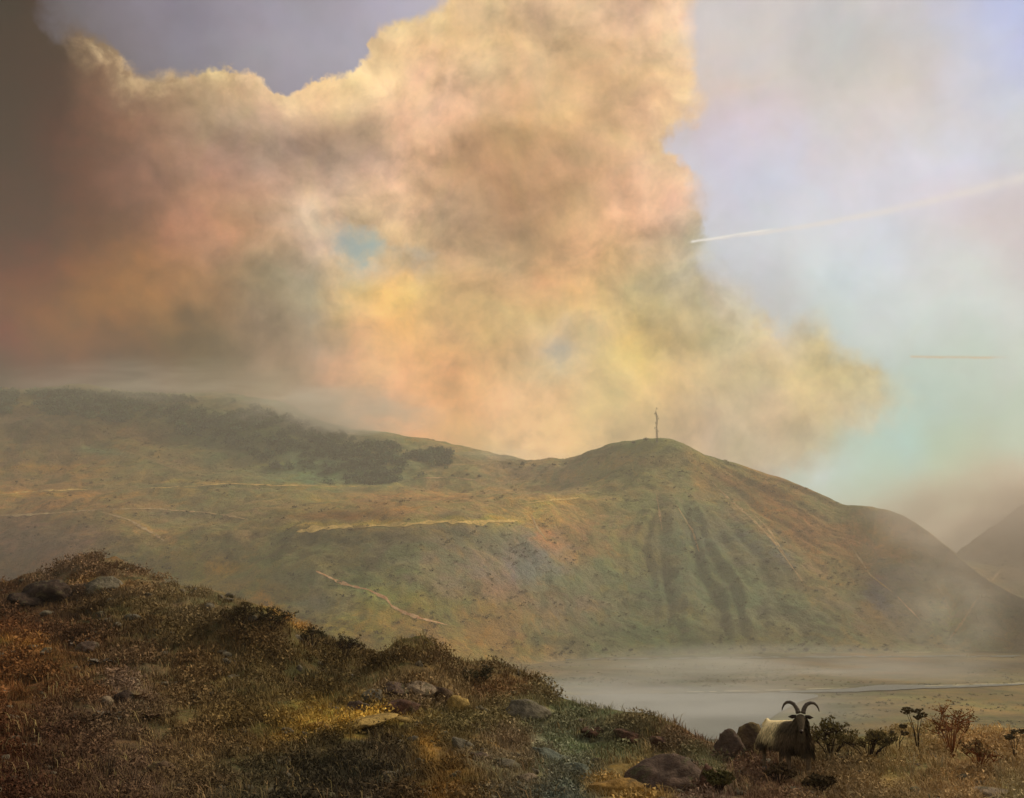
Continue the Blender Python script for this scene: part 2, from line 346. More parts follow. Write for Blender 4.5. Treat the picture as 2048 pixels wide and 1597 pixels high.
def px_dirs(px, py):
    X = px - CX; Y = cp * F - sp * (CY - py); Z = sp * F + cp * (CY - py); h = np.hypot(X, Y)
    return X / h, Y / h, Z / h
def to_px(x, y, z):
    wv = y * cp + (z - EYE) * sp; u = -y * sp + (z - EYE) * cp
    return CX + F * x / wv, CY - F * u / wv

def sheet(name, mat, xs, rows, nsub, disp, cover, albedo=1.0):
    """a terrain sheet: every row is (r(x), y(x)) or (r(x), ('z', z(x))); rows are joined by smooth rises"""
    R, Z = [], []
    dx, dy, _ = px_dirs(xs, np.full_like(xs, 1120.))
    for r, q in rows:
        r = np.broadcast_to(r, xs.shape).astype(float)
        if isinstance(q, tuple): z = np.broadcast_to(q[1], xs.shape).astype(float)
        else:
            q = np.broadcast_to(q, xs.shape).astype(float)
            _, _, tz = px_dirs(xs, q); z = EYE + tz * r
        R.append(r); Z.append(z)
    RR, ZZ = [], []
    for k in range(len(rows) - 1):
        n = nsub[k]
        for i in range(n):
            t = i / n
            m0 = (Z[k + 1] - Z[k - 1]) / (R[k + 1] - R[k - 1]) if k > 0 else (Z[k + 1] - Z[k]) / (R[k + 1] - R[k])
            m1 = (Z[k + 2] - Z[k]) / (R[k + 2] - R[k]) if k + 2 < len(rows) else (Z[k + 1] - Z[k]) / (R[k + 1] - R[k])
            D = R[k + 1] - R[k]
            sl_ = (Z[k + 1] - Z[k]) / D
            lim = 2.2 * np.abs(sl_) + .02
            m0 = np.clip(m0, -lim, lim); m1 = np.clip(m1, -lim, lim)
            zz = Z[k] * (2 * t ** 3 - 3 * t * t + 1) + m0 * D * (t ** 3 - 2 * t * t + t) + Z[k + 1] * (-2 * t ** 3 + 3 * t * t) + m1 * D * (t ** 3 - t * t)
            RR.append(R[k] + D * t); ZZ.append(zz)
    RR.append(R[-1]); ZZ.append(Z[-1])
    RR = np.array(RR); ZZ = np.array(ZZ)
    X = RR * dx[None]; Y = RR * dy[None]
    PX, PY = to_px(X, Y, ZZ)
    ZZ = ZZ + disp(X, Y, ZZ, PX, PY, RR)
    V = np.stack([X, Y, ZZ], -1).reshape(-1, 3)
    nr, nc = RR.shape
    idx = np.arange(nr * nc).reshape(nr, nc)
    Fc = np.stack([idx[:-1, :-1], idx[:-1, 1:], idx[1:, 1:], idx[1:, :-1]], -1).reshape(-1, 4)
    PX, PY = to_px(X, Y, ZZ)
    o = mesh_obj(name, V, Fc, mat, attrs={'cover': (cover(PX, PY) * albedo).reshape(-1, 3)})
    return o, V, Fc

# ------------------------------------------------------------------ ground materials
def terrain_mat(name, sc, bd, streak_=False):
    m, nt, b = mat_new(name)
    g = nt.new('ShaderNodeNewGeometry').outputs['Position']
    at = nt.new('ShaderNodeAttribute', attribute_name='cover').outputs['Color']
    n1 = nt.noise(g, .035 * sc, 7, .62, .6); n2 = nt.noise(g, .16 * sc, 6, .65, .4); n3 = nt.noise(g, 1.1 * sc, 5, .7)
    n4 = nt.noise(vadd(nt, g, (91., 37., 5.)), .05 * sc, 6, .62, .8)
    # kinds of ground cover: blue-green grass, ochre bracken, mauve heather, dark peat, pale bent
    c = nt.mix(nt.ss(n1, .42, .60, 0, .75), at, nt.mix(1, at, (.74, 1.02, .92), 'MULTIPLY'))
    c = nt.mix(nt.ss(n4, .52, .68, 0, .75), c, nt.mix(1, at, (1.24, 1.10, .76), 'MULTIPLY'))
    c = nt.mix(nt.ss(n4, .44, .33, 0, .6), c, nt.mix(1, at, (1.02, .92, 1.15), 'MULTIPLY'))
    c = nt.mix(nt.ss(n2, .52, .70, 0, .7), c, nt.mix(1, c, (.55, .55, .52), 'MULTIPLY'))
    c = nt.mix(nt.ss(n2, .46, .30, 0, .6), c, nt.mix(1, c, (1.4, 1.34, 1.2), 'MULTIPLY'))
    c = nt.mix(1, c, nt.lin(n3, .25, .75, .6, 1.4), 'MULTIPLY')
    n5 = nt.noise(vadd(nt, g, (11., 7., 50.)), .021 * sc, 8, .66, 1.2)
    c = nt.mix(nt.ss(n5, .50, .60, 0, .8), c, nt.mix(1, c, (.58, .63, .60), 'MULTIPLY'))
    c = nt.mix(nt.ss(n5, .46, .36, 0, .7), c, nt.mix(1, c, (1.30, 1.20, .92), 'MULTIPLY'))
    nt.link(c, b.inputs['Base Color'])
    h = nt.m('ADD', nt.m('MULTIPLY', n2, 1.0), nt.m('MULTIPLY', n3, .35))
    bump(nt, b, h, bd, 1)
    b.inputs['Roughness'].default_value = 1; b.inputs['Specular IOR Level'].default_value = .05
    return m
M_hills = terrain_mat('moor_ground', 1.0, 5.0)
M_near = terrain_mat('heath_ground', 14.0, .16)
M_valley = terrain_mat('meadow_ground', .8, .6)

# ------------------------------------------------------------------ the hills beyond the valley
XH = np.arange(-1400, 3500, 7.)
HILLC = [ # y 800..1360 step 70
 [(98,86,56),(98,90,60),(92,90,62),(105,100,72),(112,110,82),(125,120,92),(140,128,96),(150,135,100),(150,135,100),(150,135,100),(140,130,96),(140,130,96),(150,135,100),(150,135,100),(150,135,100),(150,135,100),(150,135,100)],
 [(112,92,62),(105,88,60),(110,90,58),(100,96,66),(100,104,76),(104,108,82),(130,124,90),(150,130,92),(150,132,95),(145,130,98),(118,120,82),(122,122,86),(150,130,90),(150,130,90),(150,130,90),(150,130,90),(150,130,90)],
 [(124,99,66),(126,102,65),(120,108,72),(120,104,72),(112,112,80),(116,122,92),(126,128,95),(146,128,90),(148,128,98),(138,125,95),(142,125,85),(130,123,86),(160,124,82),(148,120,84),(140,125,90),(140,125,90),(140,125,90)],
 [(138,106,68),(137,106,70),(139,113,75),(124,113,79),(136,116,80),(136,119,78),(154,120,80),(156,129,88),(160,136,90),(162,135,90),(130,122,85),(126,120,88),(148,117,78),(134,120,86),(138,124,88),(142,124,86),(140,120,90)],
 [(110,82,62),(116,88,70),(127,110,66),(128,112,78),(130,116,78),(100,94,66),(104,98,74),(112,104,86),(136,123,104),(150,119,86),(124,118,85),(108,112,92),(130,118,85),(148,114,78),(156,122,78),(130,115,85),(115,98,75)],  # darker below the bench edge: the bluff's shade put into the ground colour
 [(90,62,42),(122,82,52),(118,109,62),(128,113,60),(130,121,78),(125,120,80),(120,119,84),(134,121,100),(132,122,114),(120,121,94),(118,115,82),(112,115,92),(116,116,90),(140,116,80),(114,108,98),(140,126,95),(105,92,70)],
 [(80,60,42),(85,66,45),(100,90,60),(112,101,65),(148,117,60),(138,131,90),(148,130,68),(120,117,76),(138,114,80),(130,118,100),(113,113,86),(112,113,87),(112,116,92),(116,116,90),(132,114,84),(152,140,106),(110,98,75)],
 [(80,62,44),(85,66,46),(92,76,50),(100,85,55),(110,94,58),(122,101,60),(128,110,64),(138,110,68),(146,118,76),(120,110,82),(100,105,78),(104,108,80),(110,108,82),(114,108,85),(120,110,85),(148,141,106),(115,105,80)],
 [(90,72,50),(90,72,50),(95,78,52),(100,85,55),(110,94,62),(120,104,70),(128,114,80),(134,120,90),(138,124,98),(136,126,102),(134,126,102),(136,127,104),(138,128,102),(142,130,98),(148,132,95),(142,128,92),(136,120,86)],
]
base_y = smooth_interp(XH, [(-1400,1310),(0,1310),(300,1330),(600,1345),(800,1350),(1000,1335),(1100,1322),(1250,1312),(1500,1306),(1800,1303),(2100,1300),(3500,1300)], 60)
_, _, tz = px_dirs(XH, base_y); base_r = -EYE / tz
E_y = smooth_interp(XH, [(-1400,1100),(-300,1088),(0,1078),(200,1082),(400,1076),(590,1064),(750,1056),(900,1048),(1050,1043),(1120,1038),(1190,1040),(1330,1050),(1500,1095),(1700,1150),(1850,1190),(2000,1240),(3500,1280)], 25)
E_r = base_r + smooth_interp(XH, [(-1400,140),(600,130),(1050,120),(1330,112),(1700,80),(1900,60),(3500,60)], 60)
R_y = smooth_interp(XH, [(-1400,760),(-300,775),(0,790),(150,782),(300,796),(450,800),(560,822),(620,852),(700,874),(800,884),(900,902),(1000,922),(1060,929),(1130,926),(1180,909),(1240,889),(1290,881),(1345,878),(1380,890),(1405,908),(1480,928),(1560,957),(1640,990),(1690,1011),(1740,1012),(1790,1026),(1840,1052),(1885,1088),(1930,1130),(2000,1180),(2100,1225),(2400,1285),(3500,1290)], 12)
R_r = smooth_interp(XH, [(-1400,1350),(0,1300),(600,1220),(1000,1150),(1130,1050),(1250,975),(1330,960),(1500,960),(1700,950),(1900,900),(2050,850),(3500,840)], 60)
mid_y = E_y * .52 + R_y * .48 + smooth_interp(XH, [(-1400,14),(900,10),(1150,0),(1330,-14),(1700,-8),(1900,0),(3500,0)], 40)
mid_r = E_r * .5 + R_r * .5
SUM = world_at(1330, 880, 960)
def hill_disp(X, Y, Z, PX, PY, R):
    hf = np.clip(Z / 12, 0, 1)
    d = fbm(X / 90, Y / 60, 6, .55) * 10.0 + fbm(X / 22 + 5, Y / 22, 5, .65) * 3.6
    # gullies fan out from the summit
    th = np.arctan2(X - SUM.x, SUM.y - Y); rho = np.hypot(X - SUM.x, Y - SUM.y)
    near = np.clip((rho - 12) / 70, 0, 1) * np.exp(-np.clip(rho - 330, 0, 1e9) / 90)
    tw = th + fbm(X / 70, Y / 70, 3) * .12
    tw = tw + fbm(X / 26 + 3, Y / 26, 3) * .035
    g = (np.abs(vnoise(tw * 5.5 + 40, rho / 260 + 3)) * 2) * 7 + (np.abs(vnoise(tw * 13 + 4, rho / 150)) * 2) * 6 + (np.abs(vnoise(tw * 31, rho / 100)) * 2) * 3.4 + vnoise(tw * 70, rho / 50) * 1.6
    right = 1 / (1 + np.exp(-(PX - 1120) / 35))
    g = (g - 4) * near * right * .6 * (1 + 1.3 * fbm(X / 75 + 31, Y / 75, 3))
    # stepped banks on the moor at the left
    left = 1 - right
    st = (np.abs(vnoise(X / 160 + 8, Y / 45)) * 2) * 7 * left
    ridge = np.exp(-np.clip(R_r[None] - R, 0, 1e9) / 45)
    return (d + g + st) * hf * (1 - .72 * ridge)
def patches(C, PX, PY, L):
    jx = PX + fbm(PX / 35, PY / 14, 4, .6) * 26; jy = PY + fbm(PX / 35 + 7, PY / 14, 4, .6) * 9
    for x, y, sx, sy, an, col, k in L:
        c_, s_ = math.cos(an), math.sin(an); u = (jx - x) * c_ + (jy - y) * s_; v = -(jx - x) * s_ + (jy - y) * c_
        m = (k * np.exp(-((u / sx) ** 2 + (v / sy) ** 2) ** 1.3))[..., None]
        C = C * (1 - m) + lin(col) * m
    return C
def sat(C, f):
    L = C.mean(-1, keepdims=True); return np.clip(L + (C - L) * f, .004, 1)
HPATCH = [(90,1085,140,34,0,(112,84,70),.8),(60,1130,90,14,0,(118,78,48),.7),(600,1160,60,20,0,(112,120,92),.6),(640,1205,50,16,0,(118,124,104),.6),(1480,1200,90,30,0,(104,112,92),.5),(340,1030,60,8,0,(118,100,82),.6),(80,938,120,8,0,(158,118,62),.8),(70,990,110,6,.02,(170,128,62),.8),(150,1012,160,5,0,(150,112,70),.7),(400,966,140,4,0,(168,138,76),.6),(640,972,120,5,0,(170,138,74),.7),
 (300,1060,60,7,.4,(178,140,90),.8),(455,1136,48,12,0,(170,132,58),.8),(360,1112,60,10,.1,(150,126,66),.6),(560,1222,60,9,.5,(190,140,60),.9),(600,1246,30,8,.4,(206,150,66),.9),  # last two paint the golden highlight of the ridge edge into the colour
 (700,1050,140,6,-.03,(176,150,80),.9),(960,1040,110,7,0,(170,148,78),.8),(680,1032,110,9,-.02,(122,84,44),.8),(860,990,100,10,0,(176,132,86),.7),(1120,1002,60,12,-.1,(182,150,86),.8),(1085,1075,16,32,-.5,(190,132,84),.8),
 (720,1075,110,9,-.04,(84,82,58),.8),(1060,1120,60,42,0,(128,124,128),.8),(960,1110,70,30,0,(130,118,98),.7),(1000,1180,70,22,0,(150,118,96),.6),(945,1215,26,40,0,(146,116,84),.6),(740,1190,60,16,.3,(132,138,92),.7),  # first one deepens the painted shade below the bench edge
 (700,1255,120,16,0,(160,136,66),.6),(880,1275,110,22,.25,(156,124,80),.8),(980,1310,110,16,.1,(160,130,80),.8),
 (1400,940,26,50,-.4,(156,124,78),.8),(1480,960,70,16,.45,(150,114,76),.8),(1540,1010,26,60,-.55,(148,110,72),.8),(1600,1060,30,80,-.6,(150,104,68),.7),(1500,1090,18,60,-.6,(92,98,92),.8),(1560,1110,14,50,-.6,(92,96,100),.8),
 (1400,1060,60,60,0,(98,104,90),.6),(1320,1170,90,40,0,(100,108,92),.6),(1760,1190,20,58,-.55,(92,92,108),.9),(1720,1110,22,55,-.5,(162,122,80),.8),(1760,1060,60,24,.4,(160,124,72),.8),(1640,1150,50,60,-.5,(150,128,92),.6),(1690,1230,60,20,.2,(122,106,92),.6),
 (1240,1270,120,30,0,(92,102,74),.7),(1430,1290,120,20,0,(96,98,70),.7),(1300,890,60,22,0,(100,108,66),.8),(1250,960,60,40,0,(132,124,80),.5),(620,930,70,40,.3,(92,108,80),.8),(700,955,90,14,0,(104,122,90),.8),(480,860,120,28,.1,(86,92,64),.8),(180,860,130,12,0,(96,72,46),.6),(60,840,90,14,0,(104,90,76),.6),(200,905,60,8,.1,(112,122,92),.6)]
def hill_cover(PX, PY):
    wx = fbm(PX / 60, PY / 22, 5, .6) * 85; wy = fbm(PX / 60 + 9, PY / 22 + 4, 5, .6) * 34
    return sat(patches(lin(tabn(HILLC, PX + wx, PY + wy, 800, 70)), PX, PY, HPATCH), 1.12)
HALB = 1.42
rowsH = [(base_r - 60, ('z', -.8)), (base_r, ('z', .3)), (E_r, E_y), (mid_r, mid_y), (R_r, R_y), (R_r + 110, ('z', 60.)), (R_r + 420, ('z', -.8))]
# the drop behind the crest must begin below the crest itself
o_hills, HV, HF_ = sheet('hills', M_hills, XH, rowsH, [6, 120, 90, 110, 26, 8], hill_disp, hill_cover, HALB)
tag(o_hills, kind='structure')

# ------------------------------------------------------------------ brown hill at the right edge, before the pass
XR = np.arange(1780, 3500, 7.)
r_top = smooth_interp(XR, [(1780,1335),(1840,1320),(1862,1250),(1885,1150),(1910,1112),(1960,1078),(2000,1050),(2048,1012),(2150,955),(2400,900),(3500,850)], 18)
r_r = smooth_interp(XR, [(1780,700),(1890,720),(2048,790),(2400,860),(3500,900)], 40)
by = np.full_like(XR, 1302.); _, _, tz = px_dirs(XR, by); br = -EYE / tz
_, _, tzz = px_dirs(XR, r_top); ztop = EYE + tzz * (br + 150)
def rdisp(X, Y, Z, PX, PY, R):
    return (fbm(X / 60, Y / 60, 6, .55) * 8 + np.abs(vnoise(X / 40 + Y / 90, Y / 200)) * 7) * np.clip(Z / 15, 0, 1)
def rcover(PX, PY):
    wx = fbm(PX / 50, PY / 50, 5, .6) * 60
    T = [[(150,136,104),(118,100,72),(112,94,66),(112,94,66)],[(150,138,108),(122,104,74),(110,92,64),(110,92,64)],[(152,142,112),(140,128,96),(112,98,72),(112,98,72)]]
    return lin(tabn(T, PX + wx, PY, 1000, 140, x0=1860, dx=90))
rz_top = np.maximum(ztop, -.5)
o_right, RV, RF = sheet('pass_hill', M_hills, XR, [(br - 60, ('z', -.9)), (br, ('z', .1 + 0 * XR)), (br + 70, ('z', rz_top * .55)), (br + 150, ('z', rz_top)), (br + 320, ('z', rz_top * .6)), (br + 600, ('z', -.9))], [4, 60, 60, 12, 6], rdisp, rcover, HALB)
tag(o_right, kind='structure')

# ------------------------------------------------------------------ valley floor, out to the horizon
VALC = [ # y 1290..1450 step 40
 [(120,108,78)]*8 + [(150,118,74),(130,116,84),(118,112,84),(118,112,84),(120,112,86),(128,116,88),(132,118,88),(140,126,92),(130,112,80)],
 [(120,108,78)]*8 + [(156,122,76),(136,122,90),(128,120,92),(118,116,92),(130,122,98),(158,128,84),(172,128,72),(140,116,76),(138,112,72)],
 [(128,118,90)]*8 + [(146,132,104),(140,132,108),(134,128,106),(132,126,106),(138,128,106),(142,128,98),(148,132,96),(150,130,88),(150,128,82)],
 [(128,118,90)]*8 + [(146,138,114),(146,140,118),(142,138,118),(140,134,114),(138,128,104),(142,130,98),(146,130,90),(150,130,84),(148,128,82)],
 [(128,118,90)]*8 + [(146,138,114),(146,140,118),(142,138,118),(136,130,108),(138,126,100),(140,128,94),(144,128,88),(146,128,84),(146,126,82)],
]
def vcover(PX, PY):
    wx = fbm(PX / 90, PY / 10, 4, .6) * 110; wy = fbm(PX / 90 + 3, PY / 10, 4, .6) * 14
    return lin(tabn(VALC, PX + wx, PY + wy, 1290, 40)) * (1 + .55 * fbm(PX / 130 + 2, PY / 5, 4, .6))[..., None]
XV = np.arange(-2200, 4300, 22.)
rv = [250, 330, 400, 450, 500, 550, 620, 720, 1000, 2000, 6000]
o_val, VV, VF = sheet('valley_floor', M_valley, XV, [(r, ('z', 0.)) for r in rv], [8, 10, 10, 12, 12, 12, 12, 6, 3, 2],
    lambda X, Y, Z, PX, PY, R: fbm(X / 60, Y / 60, 3) * .25, vcover, .62)
tag(o_val, kind='structure')

# ------------------------------------------------------------------ the near hillside
XN = np.concatenate([np.arange(-1400, -60, 16.), np.arange(-60, 2110, 3.2), np.arange(2110, 3500, 16.)])
C_y = smooth_interp(XN, [(-1400,1150),(-300,1172),(0,1180),(90,1172),(150,1160),(240,1160),(300,1176),(380,1192),(460,1205),(520,1222),(560,1238),(610,1272),(680,1300),(760,1316),(860,1332),(960,1356),(1040,1376),(1080,1396),(1120,1424),(1180,1442),(1260,1456),(1340,1470),(1390,1492),(1450,1502),(1560,1502),(1640,1490),(1750,1474),(1850,1462),(1950,1456),(2048,1452),(3500,1440)], 8)
C_r = smooth_interp(XN, [(-1400,62),(0,60),(300,56),(600,48),(860,42),(1040,38),(1160,34),(1300,29),(1400,25),(1560,24),(1700,26),(1850,31),(2048,36),(3500,42)], 60)
B_r = smooth_interp(XN, [(-1400,9),(0,9.2),(600,9.6),(1200,10.2),(2048,10.5),(3500,10)], 50)
def lerp_row(s, bow=0.):
    return (B_r * (C_r / B_r) ** s, 1602 + (C_y - 1602) * s + bow)
g = lambda X, Y, cx, cy, sx, sy: np.exp(-((X - cx) / sx) ** 2 - ((Y - cy) / sy) ** 2)
def near_disp(X, Y, Z, PX, PY, R):
    sc = np.clip(R / 22, .35, 2.4)
    d = fbm(X / 6.5, Y / 6.5, 6, .55) * .75 * sc + fbm(X / 1.3, Y / 1.3, 4, .5) * .20 * sc
    q = np.clip((R - 4) / 6, 0, 1)
    w_ = np.clip((C_r[None] * 1.1 - R) / (C_r[None] * .25), 0, 1)
    m = g(PX, PY, 820, 1412, 100, 34) * 1.25 + g(PX, PY, 1010, 1400, 90, 26) * .5      # mounds
    m += g(PX, PY, 560, 1300, 160, 40) * .8 + g(PX, PY, 300, 1230, 130, 30) * .9 + g(PX, PY, 60, 1300, 120, 30) * .5
    m += g(PX, PY, 1290, 1480, 110, 22) * .35 + g(PX, PY, 660, 1452, 110, 16) * .22
    m -= g(PX, PY, 690, 1545, 170, 38) * .42 + g(PX, PY, 1200, 1530, 100, 26) * .28 + g(PX, PY, 430, 1380, 120, 30) * .5
    cr = np.exp(-((R - C_r[None]) / (C_r[None] * .12)) ** 2)
    return (d * (1 - .8 * cr) + m * (1 - .6 * cr)) * q
NEARC = [ # y 1160..1600 step 55
 [(75,55,38),(88,72,55),(92,74,54),(100,88,62),(100,88,62),(100,84,52),(96,84,54),(96,84,54),(96,84,54),(96,84,54),(96,84,54),(96,84,54),(96,84,54),(96,84,54),(96,84,54),(96,84,54),(96,84,54)],
 [(70,52,38),(66,50,34),(78,66,42),(88,76,54),(88,76,52),(84,72,44),(96,84,54),(96,84,54),(96,84,54),(96,84,54),(96,84,54),(96,84,54),(96,84,54),(96,84,54),(96,84,54),(96,84,54),(96,84,54)],
 [(88,58,34),(72,52,36),(66,52,34),(78,66,42),(82,66,42),(70,58,36),(74,62,38),(88,76,46),(96,84,54),(96,84,54),(96,84,54),(96,84,54),(96,84,54),(96,84,54),(96,84,54),(96,84,54),(96,84,54)],
 [(88,60,34),(82,58,34),(80,64,46),(86,68,44),(84,70,44),(76,62,36),(68,56,34),(84,68,46),(88,78,54),(96,88,62),(96,84,54),(96,84,54),(96,84,54),(96,84,54),(96,84,54),(96,84,54),(96,84,54)],
 [(90,60,34),(82,58,36),(92,76,62),(86,70,46),(84,72,46),(76,64,38),(92,78,52),(98,84,58),(84,62,40),(94,88,62),(92,78,52),(92,70,46),(92,80,56),(98,86,60),(120,104,70),(128,112,78),(138,120,84)],
 [(74,50,32),(72,56,42),(80,66,50),(84,70,44),(82,68,40),(118,96,46),(108,90,44),(86,78,50),(92,82,56),(88,88,66),(92,82,58),(96,66,44),(90,74,52),(92,80,52),(108,94,62),(118,102,70),(126,108,74)],
 [(60,36,22),(66,48,36),(82,66,50),(92,74,50),(86,70,44),(60,52,34),(56,48,34),(76,66,42),(98,84,64),(90,90,72),(94,88,64),(82,66,50),(78,62,46),(88,78,54),(104,90,60),(112,92,62),(110,92,64)],
 [(54,34,24),(62,46,34),(80,64,50),(82,68,46),(60,54,38),(52,46,32),(54,46,34),(84,64,34),(84,74,56),(78,78,66),(120,98,58),(88,72,60),(78,60,46),(86,72,50),(98,84,56),(108,88,60),(104,90,64)],
 [(54,34,24),(62,46,34),(76,60,46),(70,58,42),(52,48,36),(48,42,32),(52,44,34),(90,66,34),(76,70,56),(70,76,68),(120,98,58),(90,74,62),(78,60,46),(84,70,50),(94,80,56),(104,86,60),(100,90,66)],
]
NPATCH = [(190,1168,60,9,0,(140,108,60),.7),(560,1232,40,9,.5,(150,116,62),.8),(600,1252,26,10,.5,(160,122,64),.8),(40,1288,60,8,.25,(140,104,52),.7),(700,1444,110,10,-.08,(176,146,70),.9),(600,1470,60,12,-.3,(140,112,56),.7),(860,1500,40,26,.7,(130,98,44),.7),(880,1390,60,14,.4,(120,96,56),.6),  # golden patches here include the sunlit ridge rim and ledge, painted into the colour
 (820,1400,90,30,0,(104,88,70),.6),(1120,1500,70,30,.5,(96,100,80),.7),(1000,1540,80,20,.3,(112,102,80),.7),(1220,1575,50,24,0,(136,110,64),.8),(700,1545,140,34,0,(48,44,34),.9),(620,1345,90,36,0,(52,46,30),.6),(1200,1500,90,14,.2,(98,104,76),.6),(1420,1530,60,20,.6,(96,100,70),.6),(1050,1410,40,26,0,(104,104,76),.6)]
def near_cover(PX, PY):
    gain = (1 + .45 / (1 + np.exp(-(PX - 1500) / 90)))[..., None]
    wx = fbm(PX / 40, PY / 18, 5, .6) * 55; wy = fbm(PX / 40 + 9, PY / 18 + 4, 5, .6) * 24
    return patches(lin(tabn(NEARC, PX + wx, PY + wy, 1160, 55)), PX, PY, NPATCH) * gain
NALB = 1.95
rowsN = [(2., ('z', EYE - 1.75)), (5., ('z', EYE - 1.8))] + [lerp_row(s, b) for s, b in ((0, 0), (.33, 6), (.66, 6))] + [(C_r, C_y),
         (C_r * 1.25, ('z', EYE - 9 - C_r * .16)), (C_r * 2.2, ('z', 38.)), (330., ('z', -.9))]
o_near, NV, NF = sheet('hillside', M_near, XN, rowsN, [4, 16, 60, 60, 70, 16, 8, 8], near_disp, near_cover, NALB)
tag(o_near, kind='structure')

BN = BVHTree.FromPolygons([Vector(v) for v in NV.tolist()], NF.tolist())
BH = BVHTree.FromPolygons([Vector(v) for v in HV.tolist()], HF_.tolist())
BR = BVHTree.FromPolygons([Vector(v) for v in RV.tolist()], RF.tolist())
BV = BVHTree.FromPolygons([Vector(v) for v in VV.tolist()], VF.tolist())
O = Vector((0, 0, EYE))
def hit(px, py, trees=None):
    d = ray(px, py); best = None
    for t in (trees or (BN, BH, BR, BV)):
        p = t.ray_cast(O, d)
        if p[0] is not None and (best is None or p[3] < best[3]): best = p
    return (best[0], best[1]) if best else (None, None)
def drop(x, y, tree=None):
    p = (tree or BN).ray_cast(Vector((x, y, 900)), Vector((0, 0, -1)))
    return p[0].z if p[0] is not None else None
# ------------------------------------------------------------------ small helpers for objects
def simple_mat(name, c1, c2, sc=8., rough=.85, bd=.01, spec=.2, detail=6, obj=True):
    m, nt, b = mat_new(name)
    v = nt.new('ShaderNodeTexCoord').outputs['Object'] if obj else nt.new('ShaderNodeNewGeometry').outputs['Position']
    n = nt.noise(v, sc, detail, .65, .4); n2 = nt.noise(v, sc * 4.3, 4, .6)
    c = nt.mix(nt.ss(n, .36, .64), lin(c1), lin(c2))
    c = nt.mix(1, c, nt.lin(n2, .25, .75, .7, 1.3), 'MULTIPLY')
    nt.link(c, b.inputs['Base Color']); b.inputs['Roughness'].default_value = rough; b.inputs['Specular IOR Level'].default_value = spec
    bump(nt, b, nt.m('ADD', n, nt.m('MULTIPLY', n2, .4)), bd)
    return m
def simple_mat_fix(nt): pass
def cover_mat(name, sc=5., lo=.65, hi=1.35, trans=0.):
    m, nt, b = mat_new(name)
    at = nt.new('ShaderNodeAttribute', attribute_name='cover').outputs['Color']
    g_ = nt.new('ShaderNodeNewGeometry').outputs['Position']
    nt.link(nt.mix(1, at, nt.lin(nt.noise(g_, sc, 4, .6), .25, .75, lo, hi), 'MULTIPLY'), b.inputs['Base Color'])
    b.inputs['Roughness'].default_value = 1; b.inputs['Specular IOR Level'].default_value = .05
    return m
M_leaf = cover_mat('foliage', 3.); M_blade = cover_mat('grass_blades', 9.); M_scrub = cover_mat('scrub_leaves', .12)

def tube(pts, rads, n=7, cap=True):
    """a tapering tube along pts -> verts, faces"""
    V, Fc = [], []; up = Vector((0, 0, 1))
    for i, p in enumerate(pts):
        p = Vector(p); a = Vector(pts[max(i - 1, 0)]); b = Vector(pts[min(i + 1, len(pts) - 1)])
        t = (b - a).normalized(); s = t.cross(up)
        if s.length < .05: s = t.cross(Vector((1, 0, 0)))
        s.normalize(); u = s.cross(t)
        for k in range(n):
            an = 2 * math.pi * k / n
            V.append(p + (s * math.cos(an) + u * math.sin(an)) * rads[i])
    for i in range(len(pts) - 1):
        for k in range(n):
            Fc.append((i * n + k, i * n + (k + 1) % n, (i + 1) * n + (k + 1) % n, (i + 1) * n + k))
    if cap:
        Fc.append(tuple(range(n))[::-1]); Fc.append(tuple((len(pts) - 1) * n + k for k in range(n)))
    return V, Fc
class MB:
    def __init__(s): s.v = []; s.f = []; s.c = []
    def add(s, vf, col=None):
        o = len(s.v); s.v += [tuple(v) for v in vf[0]]; s.f += [tuple(i + o for i in f) for f in vf[1]]
        if col is not None: s.c += [tuple(col)] * len(vf[0])
        return s
    def build(s, name, mat, parent=None, smooth=True):
        return mesh_obj(name, np.array(s.v), s.f, mat, parent, smooth, {'cover': np.array(s.c)} if s.c else None)
def clump_tris(centers, radii, ntri, size, cols, name, mat, seed=1, squash=.7, up_bias=0.):
    """leafy masses: many small triangles through ellipsoids. centers (n,3), radii (n,), cols (n,3) linear"""
    rs = np.random.RandomState(seed); n = len(centers); T = n * ntri
    d = rs.normal(size=(T, 3)); d /= np.linalg.norm(d, axis=1, keepdims=True)
    lob = 1 + .28 * np.sin(d[:, 0] * 5 + np.repeat(rs.rand(n) * 9, ntri)) * np.cos(d[:, 2] * 4 + d[:, 1] * 5)
    rr = np.repeat(radii, ntri) * rs.rand(T) ** .35 * lob
    P = d * rr[:, None]; P[:, 2] = np.abs(P[:, 2]) * squash
    P += np.repeat(centers, ntri, 0)
    s = np.repeat(size, ntri) if np.ndim(size) else np.full(T, size)
    a = rs.normal(size=(T, 3)); b = rs.normal(size=(T, 3)); b[:, 2] += up_bias
    a /= np.linalg.norm(a, axis=1, keepdims=True); b /= np.linalg.norm(b, axis=1, keepdims=True)
    s = (s * (.5 + rs.rand(T)))[:, None]
    V = np.stack([P - a * s * .45, P + a * s * .45, P + b * s], 1).reshape(-1, 3)
    C = np.repeat(cols, ntri, 0) * (.72 + .56 * rs.rand(T))[:, None]
    C = np.repeat(C, 3, 0)
    return mesh_obj(name, V, np.arange(T * 3).reshape(-1, 3), mat, None, False, {'cover': C})

